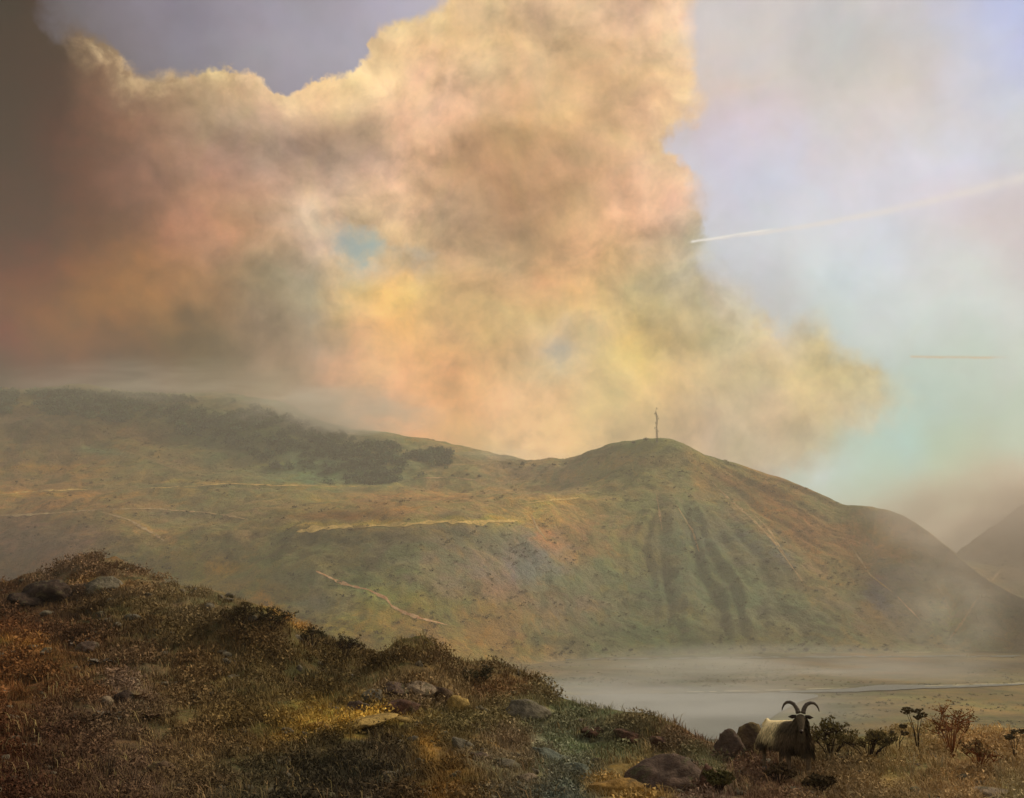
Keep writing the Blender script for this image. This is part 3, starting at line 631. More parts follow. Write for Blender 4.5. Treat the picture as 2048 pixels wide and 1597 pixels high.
# ------------------------------------------------------------------ vegetation of the far slopes
rs = np.random.RandomState(11)
def scatter_hits(n, boxfn, trees, rmin=0, seed=1):
    r_ = random.Random(seed); out = []
    k = 0
    while len(out) < n and k < n * 6:
        k += 1; px, py = boxfn(r_); p, nn = hit(px, py, trees)
        if p is not None and p.length > rmin: out.append((px, py, p))
    return out
def in_wood(px, py):
    # a band of trees along the back of the moor, thickening to the right and then following the slope down
    top = np.interp(px, [0, 150, 350, 480, 560, 640, 720, 800, 900], [785, 785, 795, 805, 830, 856, 880, 890, 905])
    bot = np.interp(px, [0, 150, 350, 480, 560, 640, 720, 800, 900], [826, 832, 862, 900, 940, 968, 972, 962, 935])
    return top, bot
def wood_box(r_):
    px = r_.uniform(-60, 900); a, b = in_wood(px, 0)
    return px, a + 2 + (b - a) * r_.random() ** 1.3
H_ = scatter_hits(1700, wood_box, (BH,), seed=3)
keep = [h for h in H_ if fbm(np.array([h[0] / 55]), np.array([h[1] / 14]), 3)[0] > -.22]
cen = np.array([h[2] for h in keep]); rad_ = rs.uniform(2.4, 6.2, len(keep))
colw = lin(np.array([(88,104,78)])) * rs.uniform(.55, 1.25, (len(keep), 1)) * (1 + rs.uniform(-.12, .12, (len(keep), 3)))
tag(clump_tris(cen, rad_, 110, rad_ * .30, colw, 'woodland', M_scrub, 5, 1.15), kind='stuff')
def scrub_box(r_):
    return r_.uniform(-40, 2080), r_.uniform(800, 1330)
H_ = scatter_hits(5200, scrub_box, (BH, BR), seed=9)
keep = [h for h in H_ if fbm(np.array([h[0] / 45]), np.array([h[1] / 20]), 3)[0] > .02]
cen = np.array([h[2] for h in keep]); rad_ = rs.uniform(.5, 1.9, len(keep)) ** 1.2
hc = hill_cover(np.array([[h[0] for h in keep]]), np.array([[h[1] for h in keep]]))[0] * .75
hc = hc * rs.uniform(.5, 1.5, (len(keep), 1)) * np.array([.95, 1.05, .95])
tag(clump_tris(cen, rad_, 26, rad_ * .5, hc, 'scrub', M_scrub, 6, .6), kind='stuff')

# bushes that stand singly on the saddle and along the foot of the hill
def bush(px, py, rad_m, label, col, group=None, name='bush', cat='bush', n=220, sq=1.0, trees=(BH, BR)):
    p, nn = hit(px, py, trees)
    if p is None: return
    e = empty(name, p)
    tag(e, label, cat, group)
    o = clump_tris(np.array([[0, 0, .25 * rad_m]] + [[random.uniform(-.6, .6) * rad_m, random.uniform(-.4, .4) * rad_m, random.uniform(.1, .5) * rad_m] for _ in range(3)]),
        np.array([rad_m, rad_m * .7, rad_m * .6, rad_m * .6]), n // 4, rad_m * .22, np.tile(lin(np.array(col)), (4, 1)), 'foliage', M_scrub, random.randint(1, 999), sq)
    o.parent = e
    s, f = tube([(0, 0, -.4), (0, 0, .5 * rad_m)], [rad_m * .09, rad_m * .05], 6)
    MB().add((s, f)).build('stem', M_bark, e)
M_bark = simple_mat('bark', (48, 36, 26), (74, 58, 42), 9, .95, .01)
for i, (px, py, r_, lab) in enumerate([(1048, 931, 3.4, 'wide low dark bush in the middle of the saddle left of the mast hill'), (1068, 934, 2.6, 'small dark bush just right of the widest bush on the saddle'),
        (1108, 932, 2.4, 'dark bush alone on the saddle nearest the mast hill'), (1132, 930, 2.2, 'smallest dark bush where the saddle starts up the mast hill'),
        (1020, 930, 2.2, 'leftmost small dark bush on the saddle skyline'), (935, 952, 2.0, 'left bush of the row along the upper moor track'), (905, 953, 1.8, 'little bush at the left end of the row above the moor track'),
        (960, 955, 2.1, 'bush at the right end of the row above the moor track'),
        (1292, 881, 2.6, 'green bush on the summit left of the mast'), (1268, 888, 2.2, 'low green bush below the summit, left of the mast')]):
    bush(px, py, r_, lab, (62, 66, 46))
for i, px in enumerate([1530, 1580, 1612, 1668, 1702, 1745, 1772, 1210, 1262]):
    labs = ['round dark bush at the foot of the hill, left end of the valley hedge', 'second bush from the left in the hedge at the hill foot', 'low dark bush in the left half of the hedge at the hill foot', 'bush in the middle of the hedge at the hill foot', 'bush right of the middle of the hedge at the hill foot',
            'dark bush second from the right end of the hill foot hedge', 'dark bush at the right end of the hill foot hedge', 'green bush alone at the left foot of the mast hill', 'spreading green bush at the foot of the mast hill above the pale stones']
    bush(px, 1303, random.uniform(1.6, 2.6), labs[i], (60, 64, 48), 'bushes along the foot of the hill', trees=(BH, BR, BV))

# ------------------------------------------------------------------ tracks over the moor and hill
def ribbon(name, pts, width, mat, off=.22, trees=(BH, BR), step=5, jit=.6, col=None, kind='structure'):
    P = []
    for (x1, y1), (x2, y2) in zip(pts[:-1], pts[1:]):
        n = max(2, int(math.hypot(x2 - x1, y2 - y1) / step))
        for k in range(n):
            t = k / n; x = x1 + (x2 - x1) * t; y = y1 + (y2 - y1) * t + noise.noise((x / 30, y1 / 30, 3)) * 3 * jit
            p, nn = hit(x, y, trees)
            if p is not None: P.append(p)
    V, Fc = [], []
    for i, p in enumerate(P):
        t = P[min(i + 1, len(P) - 1)] - P[max(i - 1, 0)]; s = Vector((t.y, -t.x, 0))
        s = s.normalized() if s.length > 1e-4 else Vector((1, 0, 0))
        w_ = width * (.25 + 1.5 * abs(noise.noise((p.x / 9, p.y / 9, 1)))) * (min(1, .25 + i / 8) * min(1, .25 + (len(P) - i) / 8))
        for k in (-1, 1):
            q = p + s * w_ * k; z = None
            for tr in trees:
                zz = drop(q.x, q.y, tr)
                if zz is not None and abs(zz - p.z) < 6: z = zz if z is None else max(z, zz)
            V.append((q.x, q.y, (z if z is not None else p.z) + off))
    for i in range(len(P) - 1):
        if (P[i + 1] - P[i]).length < 60: Fc.append((2 * i, 2 * i + 1, 2 * i + 3, 2 * i + 2))
    if not Fc: return None
    o = mesh_obj(name, V, Fc, mat)
    return tag(o, kind=kind)
M_track = simple_mat('sandy_track', (196, 140, 94), (222, 186, 140), .3, .95, .05, obj=False)
M_ochre = simple_mat('ochre_bank', (176, 148, 80), (216, 184, 108), .25, .95, .05, obj=False)
M_scree = simple_mat('pale_scree', (190, 166, 118), (168, 134, 90), .3, .95, .05, obj=False)
ribbon('track', [(632, 1143), (664, 1158), (700, 1172), (740, 1182), (772, 1197), (784, 1214), (806, 1226), (850, 1240), (900, 1252)], 1.15, M_track)
ribbon('track', [(592, 1064), (660, 1056), (740, 1053), (830, 1049), (900, 1044), (960, 1046), (1040, 1042)], 2.4, M_ochre, off=.4)
ribbon('track', [(200, 1020), (300, 1018), (360, 1022), (430, 1028), (500, 1040)], 1.1, M_scree, off=.3)
ribbon('track', [(205, 1026), (262, 1042), (310, 1070), (332, 1086)], 2.0, M_scree, off=.3)
ribbon('track', [(0, 1033), (90, 1028), (200, 1020)], 1.2, M_scree, off=.3)
ribbon('track', [(0, 990), (90, 982), (180, 980)], 1.8, M_ochre, off=.3)
ribbon('track', [(272, 980), (360, 974), (450, 969), (560, 972), (640, 972), (720, 975)], 1.3, M_ochre, off=.3)
ribbon('track', [(830, 958), (900, 955), (960, 962)], 1.3, M_scree, off=.3)
ribbon('track', [(1040, 1010), (1110, 1000), (1170, 996)], 1.8, M_ochre, off=.3)
ribbon('gully', [(1062, 1030), (1078, 1062), (1100, 1090)], 1.8, M_scree, off=.3)
ribbon('gully', [(1424, 965), (1460, 1000), (1500, 1035), (1545, 1080), (1580, 1130), (1610, 1170)], 1.5, M_scree)
ribbon('gully', [(1312, 985), (1318, 1020), (1325, 1068)], 1.2, M_scree)
ribbon('gully', [(1500, 1020), (1540, 1062), (1575, 1118)], 1.3, M_scree)
ribbon('gully', [(1352, 1010), (1385, 1062), (1400, 1110)], .9, M_scree)
ribbon('gully', [(1795, 1195), (1822, 1222), (1846, 1248)], .9, M_track)
ribbon('gully', [(1700, 1090), (1740, 1150), (1790, 1190)], 1.2, M_scree)
ribbon('gully', [(1868, 1160), (1890, 1200), (1905, 1240)], 1.3, M_scree)
ribbon('gully', [(2010, 1130), (1960, 1190), (1925, 1245), (1895, 1285)], 1.5, M_scree)

# ------------------------------------------------------------------ water and shore on the valley floor
m_w, nt, b = mat_new('river_water')
gpos = nt.new('ShaderNodeNewGeometry').outputs['Position']
b.inputs['Base Color'].default_value = (*lin((96, 104, 98)), 1); b.inputs['Roughness'].default_value = .32; b.inputs['Specular IOR Level'].default_value = .5
mp = nt.new('ShaderNodeMapping'); nt.link(gpos, mp.inputs[0]); mp.inputs['Scale'].default_value = (.25, .9, 1)
bump(nt, b, nt.noise(mp.outputs[0], 1.2, 5, .6), .6)
def flat_poly(name, outline, z, mat, kind='structure'):
    bm = bmesh.new(); vs = []
    for i, (px, py) in enumerate(outline):
        d = ray(px, py); t = (z - EYE) / d.z; vs.append(bm.verts.new(O + d * t))
    bm.faces.new(vs); bmesh.ops.triangulate(bm, faces=bm.faces[:])
    me = bpy.data.meshes.new(name); bm.to_mesh(me); bm.free(); me.materials.append(mat)
    o = bpy.data.objects.new(name, me); COL.objects.link(o); return tag(o, kind=kind)
def band(up, dn, jit=1.5, step=9, seed=0):
    """closed outline from an upper and a lower line, with ragged edges"""
    def line(L, s):
        xs = np.arange(L[0][0], L[-1][0] + .1, step); ys = np.interp(xs, [a for a, _ in L], [b_ for _, b_ in L])
        return [(float(x), float(y + jit * (noise.noise((x / 23, s, 1)) + .5 * noise.noise((x / 7, s, 2))))) for x, y in zip(xs, ys)]
    return line(up, seed + .3) + line(dn, seed + 5.7)[::-1]
WZ = .42
flat_poly('lake', band([(1060, 1400), (1120, 1391), (1300, 1388), (1500, 1386), (1600, 1387), (1640, 1391)], [(1060, 1402), (1100, 1450), (1300, 1480), (1480, 1478), (1560, 1425), (1600, 1404), (1640, 1392)], 2.5), WZ, m_w)
flat_poly('river', band([(1560, 1383), (1690, 1378), (1760, 1370), (1850, 1370), (1950, 1370), (2120, 1363)], [(1560, 1385), (1690, 1384), (1760, 1381), (1850, 1377), (1950, 1374), (2120, 1366)], 1.0), WZ + .03, m_w)
flat_poly('stream', band([(1130, 1319), (1300, 1316), (1900, 1311), (2120, 1312)], [(1130, 1320), (1300, 1318), (1900, 1313), (2120, 1313)], 2.6, seed=4), WZ + .03, m_w)
M_shore = simple_mat('pale_shingle', (150, 146, 120), (190, 184, 156), .4, .9, .05, obj=False)
for k, (x0, x1, ya, yb) in enumerate([(1375, 1410, 1384, 1384), (1418, 1436, 1384, 1383.5), (1448, 1520, 1383, 1382), (1530, 1600, 1381, 1380), (1612, 1700, 1379, 1376), (1850, 1900, 1373, 1371), (1905, 1940, 1371, 1370), (1946, 2010, 1369, 1368), (2016, 2080, 1368, 1366)]):
    flat_poly('shingle_bar', band([(x0, ya - 1), ((x0 + x1) / 2, (ya + yb) / 2 - 1.0), (x1, yb - .2)], [(x0, ya + .4), ((x0 + x1) / 2, (ya + yb) / 2 + .7), (x1, yb + .4)], .6, 5, seed=k * 3), WZ + .07, M_shore)

def val_box(r_):
    x = r_.uniform(1000, 2090)
    return x, (r_.uniform(1306, 1374) if x < 1640 or r_.random() < .5 else r_.uniform(1388, 1462))
Hv = [h for h in scatter_hits(2600, val_box, (BV,), seed=77) if fbm(np.array([h[0] / 90]), np.array([h[1] / 7]), 4)[0] > .0 and BH.ray_cast(O, (h[2] - O).normalized())[0] is None or h[1] > 1330 and fbm(np.array([h[0] / 90]), np.array([h[1] / 7]), 4)[0] > .0]
cenv = np.array([h[2] for h in Hv]); rv_ = np.random.RandomState(6).uniform(.35, 1.1, len(Hv))
cvv = lin(np.array([(104, 100, 66)])) * np.random.RandomState(7).uniform(.6, 1.5, (len(Hv), 1)) * (1 + np.random.RandomState(9).uniform(-.15, .15, (len(Hv), 3)))
tag(clump_tris(cenv, rv_, 22, rv_ * .5, cvv, 'rushes', M_scrub, 14, .5, .5), kind='stuff')

# ------------------------------------------------------------------ the mast on the summit
M_steel = simple_mat('weathered_steel', (58, 54, 46), (86, 76, 62), 2, .7, .004)
p, _ = hit(1314, 884, (BH,))
mz = BH.ray_cast(Vector((p.x, p.y, 900)), Vector((0, 0, -1)))[0].z
mast = empty('radio_mast', (p.x, p.y, mz)); tag(mast, 'tall thin dark lattice mast standing alone on the summit of the hill', 'mast')
HM = EYE + (1120 - 817) / F * math.hypot(p.x, p.y) * 1.0 - mz
wid = lambda z: .85 - .35 * z / HM
sway = lambda z: (.55 * math.sin(z * .42) * z / HM, .3 * math.sin(z * .3 + 1))
for a in range(3):
    an = a * 2.0944 + .4
    MB().add(tube([(math.cos(an) * wid(z) + sway(z)[0], math.sin(an) * wid(z) + sway(z)[1], z) for z in np.linspace(-.8, HM * .86, 14)], [.17 - .004 * i for i in range(14)], 6)).build('leg', M_steel, mast)
nb = 9
for k in range(nb):
    z0 = HM * .86 * k / nb; z1 = HM * .86 * (k + 1) / nb; mb = MB()
    q = lambda A, z: (math.cos(A) * wid(z) + sway(z)[0], math.sin(A) * wid(z) + sway(z)[1], z)
    for a in range(3):
        an, an2 = a * 2.0944 + .4, (a + 1) * 2.0944 + .4
        mb.add(tube([q(an, z0), q(an2, z1)], [.08, .08], 5)); mb.add(tube([q(an, z1), q(an2, z1)], [.08, .08], 5))
    mb.build('brace', M_steel, mast)
sx_, sy_ = sway(HM * .86)
MB().add(tube([(sx_, sy_, HM * .82), (sx_ + .1, sy_, HM * .9), (sx_ + .55, sy_, HM)], [.2, .16, .06], 6)).build('top_pole', M_steel, mast)
for z, l, an in ((.95, .8, .2), (.80, 1.3, 2.9), (.66, 1.5, .1), (.54, 1.2, 3.3), (.40, 1.5, 3.1), (.30, 1.3, .2), (.73, 1.1, .3)):
    ox, oy = sway(HM * z); mb = MB().add(tube([(ox, oy, HM * z), (ox + math.cos(an) * l, .2, HM * z + .25)], [.12, .09], 5))
    mb.add(tube([(ox + math.cos(an) * l, .2, HM * z - .9), (ox + math.cos(an) * l * 1.05, .2, HM * z), (ox + math.cos(an) * l, .2, HM * z + 1.0)], [.12, .24, .12], 6)); mb.build('antenna', M_steel, mast)
mb = MB(); bmx = [(-.9, -.9, -.6), (.9, -.9, -.6), (.9, .9, -.6), (-.9, .9, -.6), (-.8, -.8, .5), (.8, -.8, .5), (.8, .8, .5), (-.8, .8, .5)]
mb.add((bmx, [(0, 3, 2, 1), (4, 5, 6, 7), (0, 1, 5, 4), (1, 2, 6, 5), (2, 3, 7, 6), (3, 0, 4, 7)])).build('footing', simple_mat('concrete', (120, 114, 100), (140, 132, 116), 2), mast, smooth=False)

# ------------------------------------------------------------------ boulders
def rock_mat(name, c1, c2, c3):
    m, nt, b = mat_new(name)
    v = nt.new('ShaderNodeTexCoord').outputs['Object']
    n = nt.noise(v, 2.2, 7, .66, .5); n2 = nt.noise(v, 9, 6, .65); n3 = nt.noise(vadd(nt, v, (4., 7., 1.)), 3.1, 6, .7, .6)
    c = nt.mix(nt.ss(n, .38, .62), lin(c1), lin(c2)); c = nt.mix(nt.ss(n3, .52, .66), c, lin(c3))
    c = nt.mix(1, c, nt.lin(n2, .25, .75, .55, 1.4), 'MULTIPLY')
    nt.link(c, b.inputs['Base Color']); bump(nt, b, nt.m('ADD', n2, nt.m('MULTIPLY', n, .8)), .07)
    return m
ROCKM = {k: rock_mat('rock_' + k, *v) for k, v in {
    'dark': ((50, 40, 34), (72, 58, 48), (88, 80, 60)), 'brown': ((74, 58, 44), (104, 84, 62), (120, 104, 70)), 'mauve': ((78, 64, 54), (104, 86, 74), (90, 86, 62)),
    'ochre': ((132, 102, 52), (156, 122, 64), (108, 88, 52)), 'pale': ((112, 98, 80), (150, 132, 108), (96, 88, 64)), 'red': ((70, 50, 40), (96, 68, 52), (84, 74, 52)),
    'blue': ((84, 90, 80), (112, 118, 104), (90, 84, 60)), 'gold': ((128, 106, 58), (178, 150, 88), (104, 90, 54)), 'grey': ((88, 82, 68), (120, 112, 94), (96, 92, 64))}.items()}
def rock(px, py, wpx, hpx, kind, label, tilt=0., group=None, seed=0, depth=.8, rough=1., trees=(BN,), sub=4, name='boulder', cat='boulder'):
    p, nn = hit(px, py, trees)
    if p is None: return None
    D = (p - O).length; sx = wpx / F * D / 2; sz = hpx / F * D / 2; sy = sx * depth
    bm = bmesh.new(); bmesh.ops.create_icosphere(bm, subdivisions=sub, radius=1)
    o3 = Vector((seed * 3.7, seed * 1.3, seed))
    cuts = [Vector((random.Random(seed * 9 + k).gauss(0, 1), random.Random(seed * 7 + k + 50).gauss(0, 1), random.Random(seed * 5 + k + 90).gauss(0, 1))).normalized() for k in range(9)]
    for v in bm.verts:
        q = v.co.copy()
        for c_ in cuts:
            d = q.dot(c_)
            if d > .72: q -= c_ * (d - .72) * .85
        n1 = noise.fractal(q * 1.1 + o3, 1., 2., 5) * .22 + noise.fractal(q * 4 + o3, 1., 2., 4) * .07 * rough
        q *= 1 + n1
        v.co = Vector((q.x * sx, q.y * sy, q.z * sz))
    me = bpy.data.meshes.new(name); bm.to_mesh(me); bm.free()
    me.polygons.foreach_set('use_smooth', [True] * len(me.polygons)); me.materials.append(ROCKM[kind])
    o = bpy.data.objects.new(name, me); COL.objects.link(o)
    o.location = p + Vector((0, 0, sz * .22)); o.rotation_euler = (0, tilt, math.atan2(-p.x, p.y) + random.uniform(-.2, .2))
    return tag(o, label, cat, group)
R_ = [
 (92, 1196, 96, 58, 'dark', 'largest dark boulder near the top of the left slope', .1),
 (50, 1206, 80, 34, 'dark', 'low dark boulder close to the left of the largest dark one, top left slope', 0),
 (200, 1184, 84, 46, 'grey', 'rounded grey boulder near the top of the left slope, right of the dark ones', 0),
 (160, 1182, 60, 26, 'brown', 'small brown boulder between the largest dark boulder and the rounded grey one', 0),
 (1508, 1508, 76, 92, 'brown', 'upright dark brown boulder close to the left of the goat', .05),
 (1462, 1516, 62, 80, 'mauve', 'paler leaning boulder touching the left side of the dark brown one beside the goat', -.25),
 (1335, 1578, 150, 100, 'mauve', 'broad mauve brown slab at the bottom edge, right of the ochre stone', 0),
 (1232, 1590, 112, 50, 'ochre', 'flat ochre yellow stone at the bottom edge', 0),
 (1418, 1580, 52, 78, 'red', 'narrow dark red rock against the right side of the mauve slab', .2),
 (716, 1424, 34, 26, 'mauve', 'leftmost stone in the arc of stones over the central mound', 0),
 (750, 1402, 38, 26, 'grey', 'second stone from the left in the arc over the central mound', .2),
 (788, 1388, 42, 24, 'mauve', 'stone left of the top of the arc over the central mound', 0),
 (834, 1384, 50, 22, 'pale', 'pale long stone at the top of the arc over the central mound', .1),
 (880, 1398, 40, 30, 'brown', 'brown stone right of the top of the arc over the central mound', .4),
 (912, 1424, 30, 40, 'gold', 'yellowish stone at the right end of the arc over the central mound', .6),
 (800, 1424, 80, 42, 'red', 'reddish rock under the arc of stones on the central mound', 0),
 (712, 1448, 150, 18, 'gold', 'long pale yellow ledge stone below the central mound', -.12),
 (820, 1444, 70, 16, 'gold', 'shorter yellow ledge stone continuing the long one to the right', .15),
 (640, 1458, 50, 22, 'ochre', 'small ochre stone at the left end of the long yellow ledge', 0),
 (1052, 1440, 100, 60, 'grey', 'large lichen grey boulder on the ridge end above the lake', .1),
 (1100, 1520, 80, 36, 'blue', 'blue green boulder in the dip below the ridge end', .3),
 (1158, 1548, 66, 30, 'blue', 'smaller blue green boulder lower right of the first one', .3),
 (928, 1500, 60, 28, 'grey', 'grey stone left in the diagonal row below the ridge', .5),
 (966, 1520, 52, 26, 'mauve', 'mauve stone in the middle of the diagonal row below the ridge', .4),
 (1012, 1534, 56, 26, 'grey', 'grey stone at the lower end of the diagonal row below the ridge', .2),
 (1052, 1562, 44, 24, 'pale', 'pale stone under the diagonal row near the bottom edge', 0),
 (1096, 1584, 22, 16, 'pale', 'little whitish stone alone near the bottom edge', 0),
 (1190, 1470, 60, 26, 'red', 'reddish rock on the low ridge right of the grey ridge boulder', .1),
 (1262, 1478, 70, 26, 'red', 'long reddish rock in the middle of the low ridge', .15),
 (1330, 1490, 60, 24, 'red', 'reddish rock at the right end of the low ridge', .25),
 (206, 1408, 32, 24, 'pale', 'whitish stone among the leaves on the left slope', 0),
 (176, 1300, 40, 26, 'mauve', 'mauve stone beside the upper leafy plant on the left', 0),
 (262, 1374, 34, 26, 'pale', 'tan stone right of the whitish one on the left slope', .2),
 (246, 1404, 40, 34, 'dark', 'dark stone close to the right of the whitish stone', 0),
 (330, 1548, 70, 34, 'brown', 'brown half buried stone at the lower left', .5),
 (1600, 1592, 70, 26, 'mauve', 'grey mauve stone on the bottom edge in front of the goat', 0),
 (1985, 1592, 90, 20, 'pale', 'pale flat stone on the bottom edge at the right', 0),
]
for i, (px, py, a, b_, k, lab, tl) in enumerate(R_):
    q_ = 1.45 if 'arc over' in lab or 'of stones over' in lab or 'arc of stones over' in lab else 1.0
    rock(px, min(py, 1594), a * q_, b_ * q_, k, lab, tl, seed=i + 1)
for i, (px, py, lab) in enumerate([(1107, 1334, 'leftmost of four tiny pale stones in the meadow at the foot of the hill'), (1155, 1344, 'second of four tiny pale stones in the meadow'), (1197, 1346, 'third of four tiny pale stones in the meadow'), (1256, 1345, 'rightmost of four tiny pale stones in the meadow')]):
    rock(px, py, 7, 5, 'pale', lab, 0, 'pale stones in the meadow', seed=90 + i, trees=(BV, BH), sub=2)

# ------------------------------------------------------------------ the horned goat
gp, _ = hit(1604, 1556, (BN,))
gdir = math.atan2(-gp.x, gp.y)
goat = empty('goat', (gp.x, gp.y, drop(gp.x, gp.y)), gdir)
goat.scale = (.94, .94, .94)
tag(goat, 'shaggy horned goat with cream flank and dark face standing in the heath', 'goat')
m_goat, nt, b = mat_new('goat_skin')
oc = nt.new('ShaderNodeTexCoord').outputs['Object']; so = sep(nt, oc)
cream, darkb, chest = lin((252, 232, 176)), lin((84, 74, 58)), lin((112, 96, 74))
side = nt.ss(nt.m('ADD', nt.m('MULTIPLY', so[1], 1.0), nt.m('MULTIPLY', nt.noise(oc, 6, 4), .22)), .14, .30)
high = nt.ss(nt.m('ADD', so[2], nt.m('MULTIPLY', nt.noise(oc, 5, 4), .16)), .53, .66)
cc = nt.mix(nt.m('MULTIPLY', side, high), nt.mix(nt.ss(so[2], .55, .80), chest, darkb), cream)
cc = nt.mix(1, cc, nt.lin(nt.noise(oc, 30, 4), .25, .75, .7, 1.3), 'MULTIPLY')
nt.link(cc, b.inputs['Base Color']); bump(nt, b, nt.noise(oc, 45, 3), .01)
JN = [((-.42, .60, .64), .175), ((-.26, .34, .63), .195), ((-.08, .06, .66), .185), ((-.01, -.10, .76), .125), ((.01, -.19, .88), .095),
      ((.015, -.25, .945), .080), ((.015, -.33, .875), .060), ((.015, -.395, .785), .043), ((.015, -.415, .735), .036),
      ((-.19, .02, .50), .085), ((-.195, 0., .30), .045), ((-.19, -.01, .10), .030), ((-.19, -.03, .03), .036),
      ((.10, -.02, .50), .085), ((.105, -.05, .30), .045), ((.10, -.05, .10), .030), ((.10, -.07, .03), .036),
      ((-.56, .60, .52), .10), ((-.58, .52, .38), .065), ((-.58, .66, .24), .036), ((-.58, .62, .08), .030), ((-.58, .60, .03), .036),
      ((-.33, .72, .52), .10), ((-.32, .66, .38), .065), ((-.32, .80, .24), .036), ((-.32, .76, .08), .030), ((-.32, .74, .03), .036),
      ((-.50, .78, .70), .05), ((-.53, .84, .76), .025)]
ED = [(0,1),(1,2),(2,3),(3,4),(4,5),(5,6),(6,7),(7,8),(2,9),(9,10),(10,11),(11,12),(2,13),(13,14),(14,15),(15,16),(0,17),(17,18),(18,19),(19,20),(20,21),(0,22),(22,23),(23,24),(24,25),(25,26),(0,27),(27,28)]
me = bpy.data.meshes.new('body'); me.from_pydata([j[0] for j in JN], ED, []); me.update()
ob = bpy.data.objects.new('body', me); COL.objects.link(ob)
sk = ob.modifiers.new('skin', 'SKIN'); sk.use_smooth_shade = True
for i, j in enumerate(JN): me.skin_vertices[0].data[i].radius = (j[1], j[1])
me.skin_vertices[0].data[0].use_root = True
ss_ = ob.modifiers.new('sub', 'SUBSURF'); ss_.levels = 2; ss_.render_levels = 2
dg = bpy.context.evaluated_depsgraph_get(); ev = ob.evaluated_get(dg)
me2 = bpy.data.meshes.new_from_object(ev); ob.modifiers.clear(); ob.data = me2; me2.name = 'body'
me2.materials.clear(); me2.materials.append(m_goat)
me2.polygons.foreach_set('use_smooth', [True] * len(me2.polygons))
ob.parent = goat
# long coat: locks of hair hanging from back, flank, neck and chest
def gcol(q):
    k = (1 / (1 + math.exp(-(q.y - .16) / .03))) * (1 / (1 + math.exp(-(q.z - .56) / .02)))
    low = np.array(chest) if q.z < .7 else np.array(darkb) * 1.15
    return low * (1 - k) + np.array(cream) * k
rg = random.Random(5); V, Fc, Cc = [], [], []
polys = [pp for pp in me2.polygons if pp.center.z > .40 and pp.center.y > -.24]
wts = [pp.area for pp in polys]
for pp in rg.choices(polys, wts, k=9000):
    vs = [me2.vertices[i].co for i in pp.vertices]; ws = [rg.random() for _ in vs]; s_ = sum(ws)
    q = sum((v * w_ for v, w_ in zip(vs, ws)), Vector()) / s_; nn = pp.normal
    L = rg.uniform(.05, .14) * (1.3 if q.z < .62 else 1.)
    dv = (nn * .35 + Vector((rg.uniform(-.25, .25), rg.uniform(-.1, .3), -1))).normalized()
    sd_ = dv.cross(nn); sd_ = sd_.normalized() * rg.uniform(.004, .009) if sd_.length > .01 else Vector((.006, 0, 0))
    k = len(V); V += [q - sd_, q + sd_, q + dv * L * .6 + nn * .012 + sd_ * .5, q + dv * L]
    Fc += [(k, k + 1, k + 2), (k, k + 2, k + 3)]
    cl = gcol(q) * rg.uniform(.45, 1.15) * (.6 if q.z < .52 else 1); Cc += [cl] * 4
for _ in range(260):       # beard
    q = Vector((.015 + rg.gauss(0, .018), -.385 + rg.uniform(-.02, .05), .745)); L = rg.uniform(.08, .2); k = len(V)
    V += [q - Vector((.004, 0, 0)), q + Vector((.004, 0, 0)), q + Vector((rg.gauss(0, .02), .02, -L))]; Fc.append((k, k + 1, k + 2)); Cc += [np.array(darkb) * rg.uniform(.8, 1.8)] * 3
mesh_obj('coat', V, Fc, cover_mat('goat_hair', 20., .85, 1.15), goat, True, {'cover': np.array(Cc)})
M_horn = simple_mat('horn', (52, 44, 36), (84, 72, 56), 30, .55, .003, .4)
for s in (-1, 1):
    base = [(.035, -.235, 1.0), (.055, -.205, 1.07), (.095, -.175, 1.125), (.15, -.15, 1.15), (.205, -.135, 1.145), (.245, -.125, 1.11), (.27, -.12, 1.06), (.28, -.12, 1.015)]
    P = [Vector((.015 + s * x, y, z)) for x, y, z in base]
    Q, RA = [], []
    for i in range(len(P) - 1):
        for k in range(5):
            t = k / 5; Q.append(P[i].lerp(P[i + 1], t)); f_ = (i + t) / (len(P) - 1)
            RA.append((.034 * (1 - f_) ** .75 + .004) * (1 + .09 * math.sin((i * 5 + k) * 2.1)))
    Q.append(P[-1]); RA.append(.003)
    MB().add(tube(Q, RA, 9)).build('horn', M_horn, goat)
    # ear
    e0 = Vector((.015 + s * .065, -.235, .955)); tip = e0 + Vector((s * .13, .0, -.015))
    vv = [e0 + Vector((0, 0, .02)), e0 + Vector((0, 0, -.025)), e0.lerp(tip, .5) + Vector((0, -.012, .028)), e0.lerp(tip, .5) + Vector((0, -.012, -.034)), tip, e0.lerp(tip, .5) + Vector((0, .014, 0)), e0 + Vector((0, .015, 0))]
    MB().add((vv, [(0, 1, 3, 2), (2, 3, 4), (0, 2, 5, 6), (1, 6, 5, 3), (2, 4, 5), (3, 5, 4)])).build('ear', simple_mat('ear_hide', (40, 33, 28), (60, 48, 40), 20), goat)
    ev_, ef_ = tube([(.015 + s * .058, -.285, .928), (.015 + s * .070, -.292, .928)], [.012, .009], 8); MB().add((ev_, ef_)).build('eye', simple_mat('eye', (20, 16, 10), (120, 90, 30), 60, .2, .001, .6), goat)
MB().add(tube([(.015, -.425, .765), (.015, -.448, .748), (.015, -.440, .728)], [.030, .028, .014], 10)).build('nose', simple_mat('nose_skin', (84, 66, 58), (40, 32, 28), 18, .5), goat)
for hx, hy in ((-.19, -.035), (.10, -.075), (-.58, .595), (-.32, .735)):
    MB().add(tube([(hx, hy - .01, -.03), (hx, hy, .045)], [.046, .036], 8)).build('hoof', M_horn, goat)

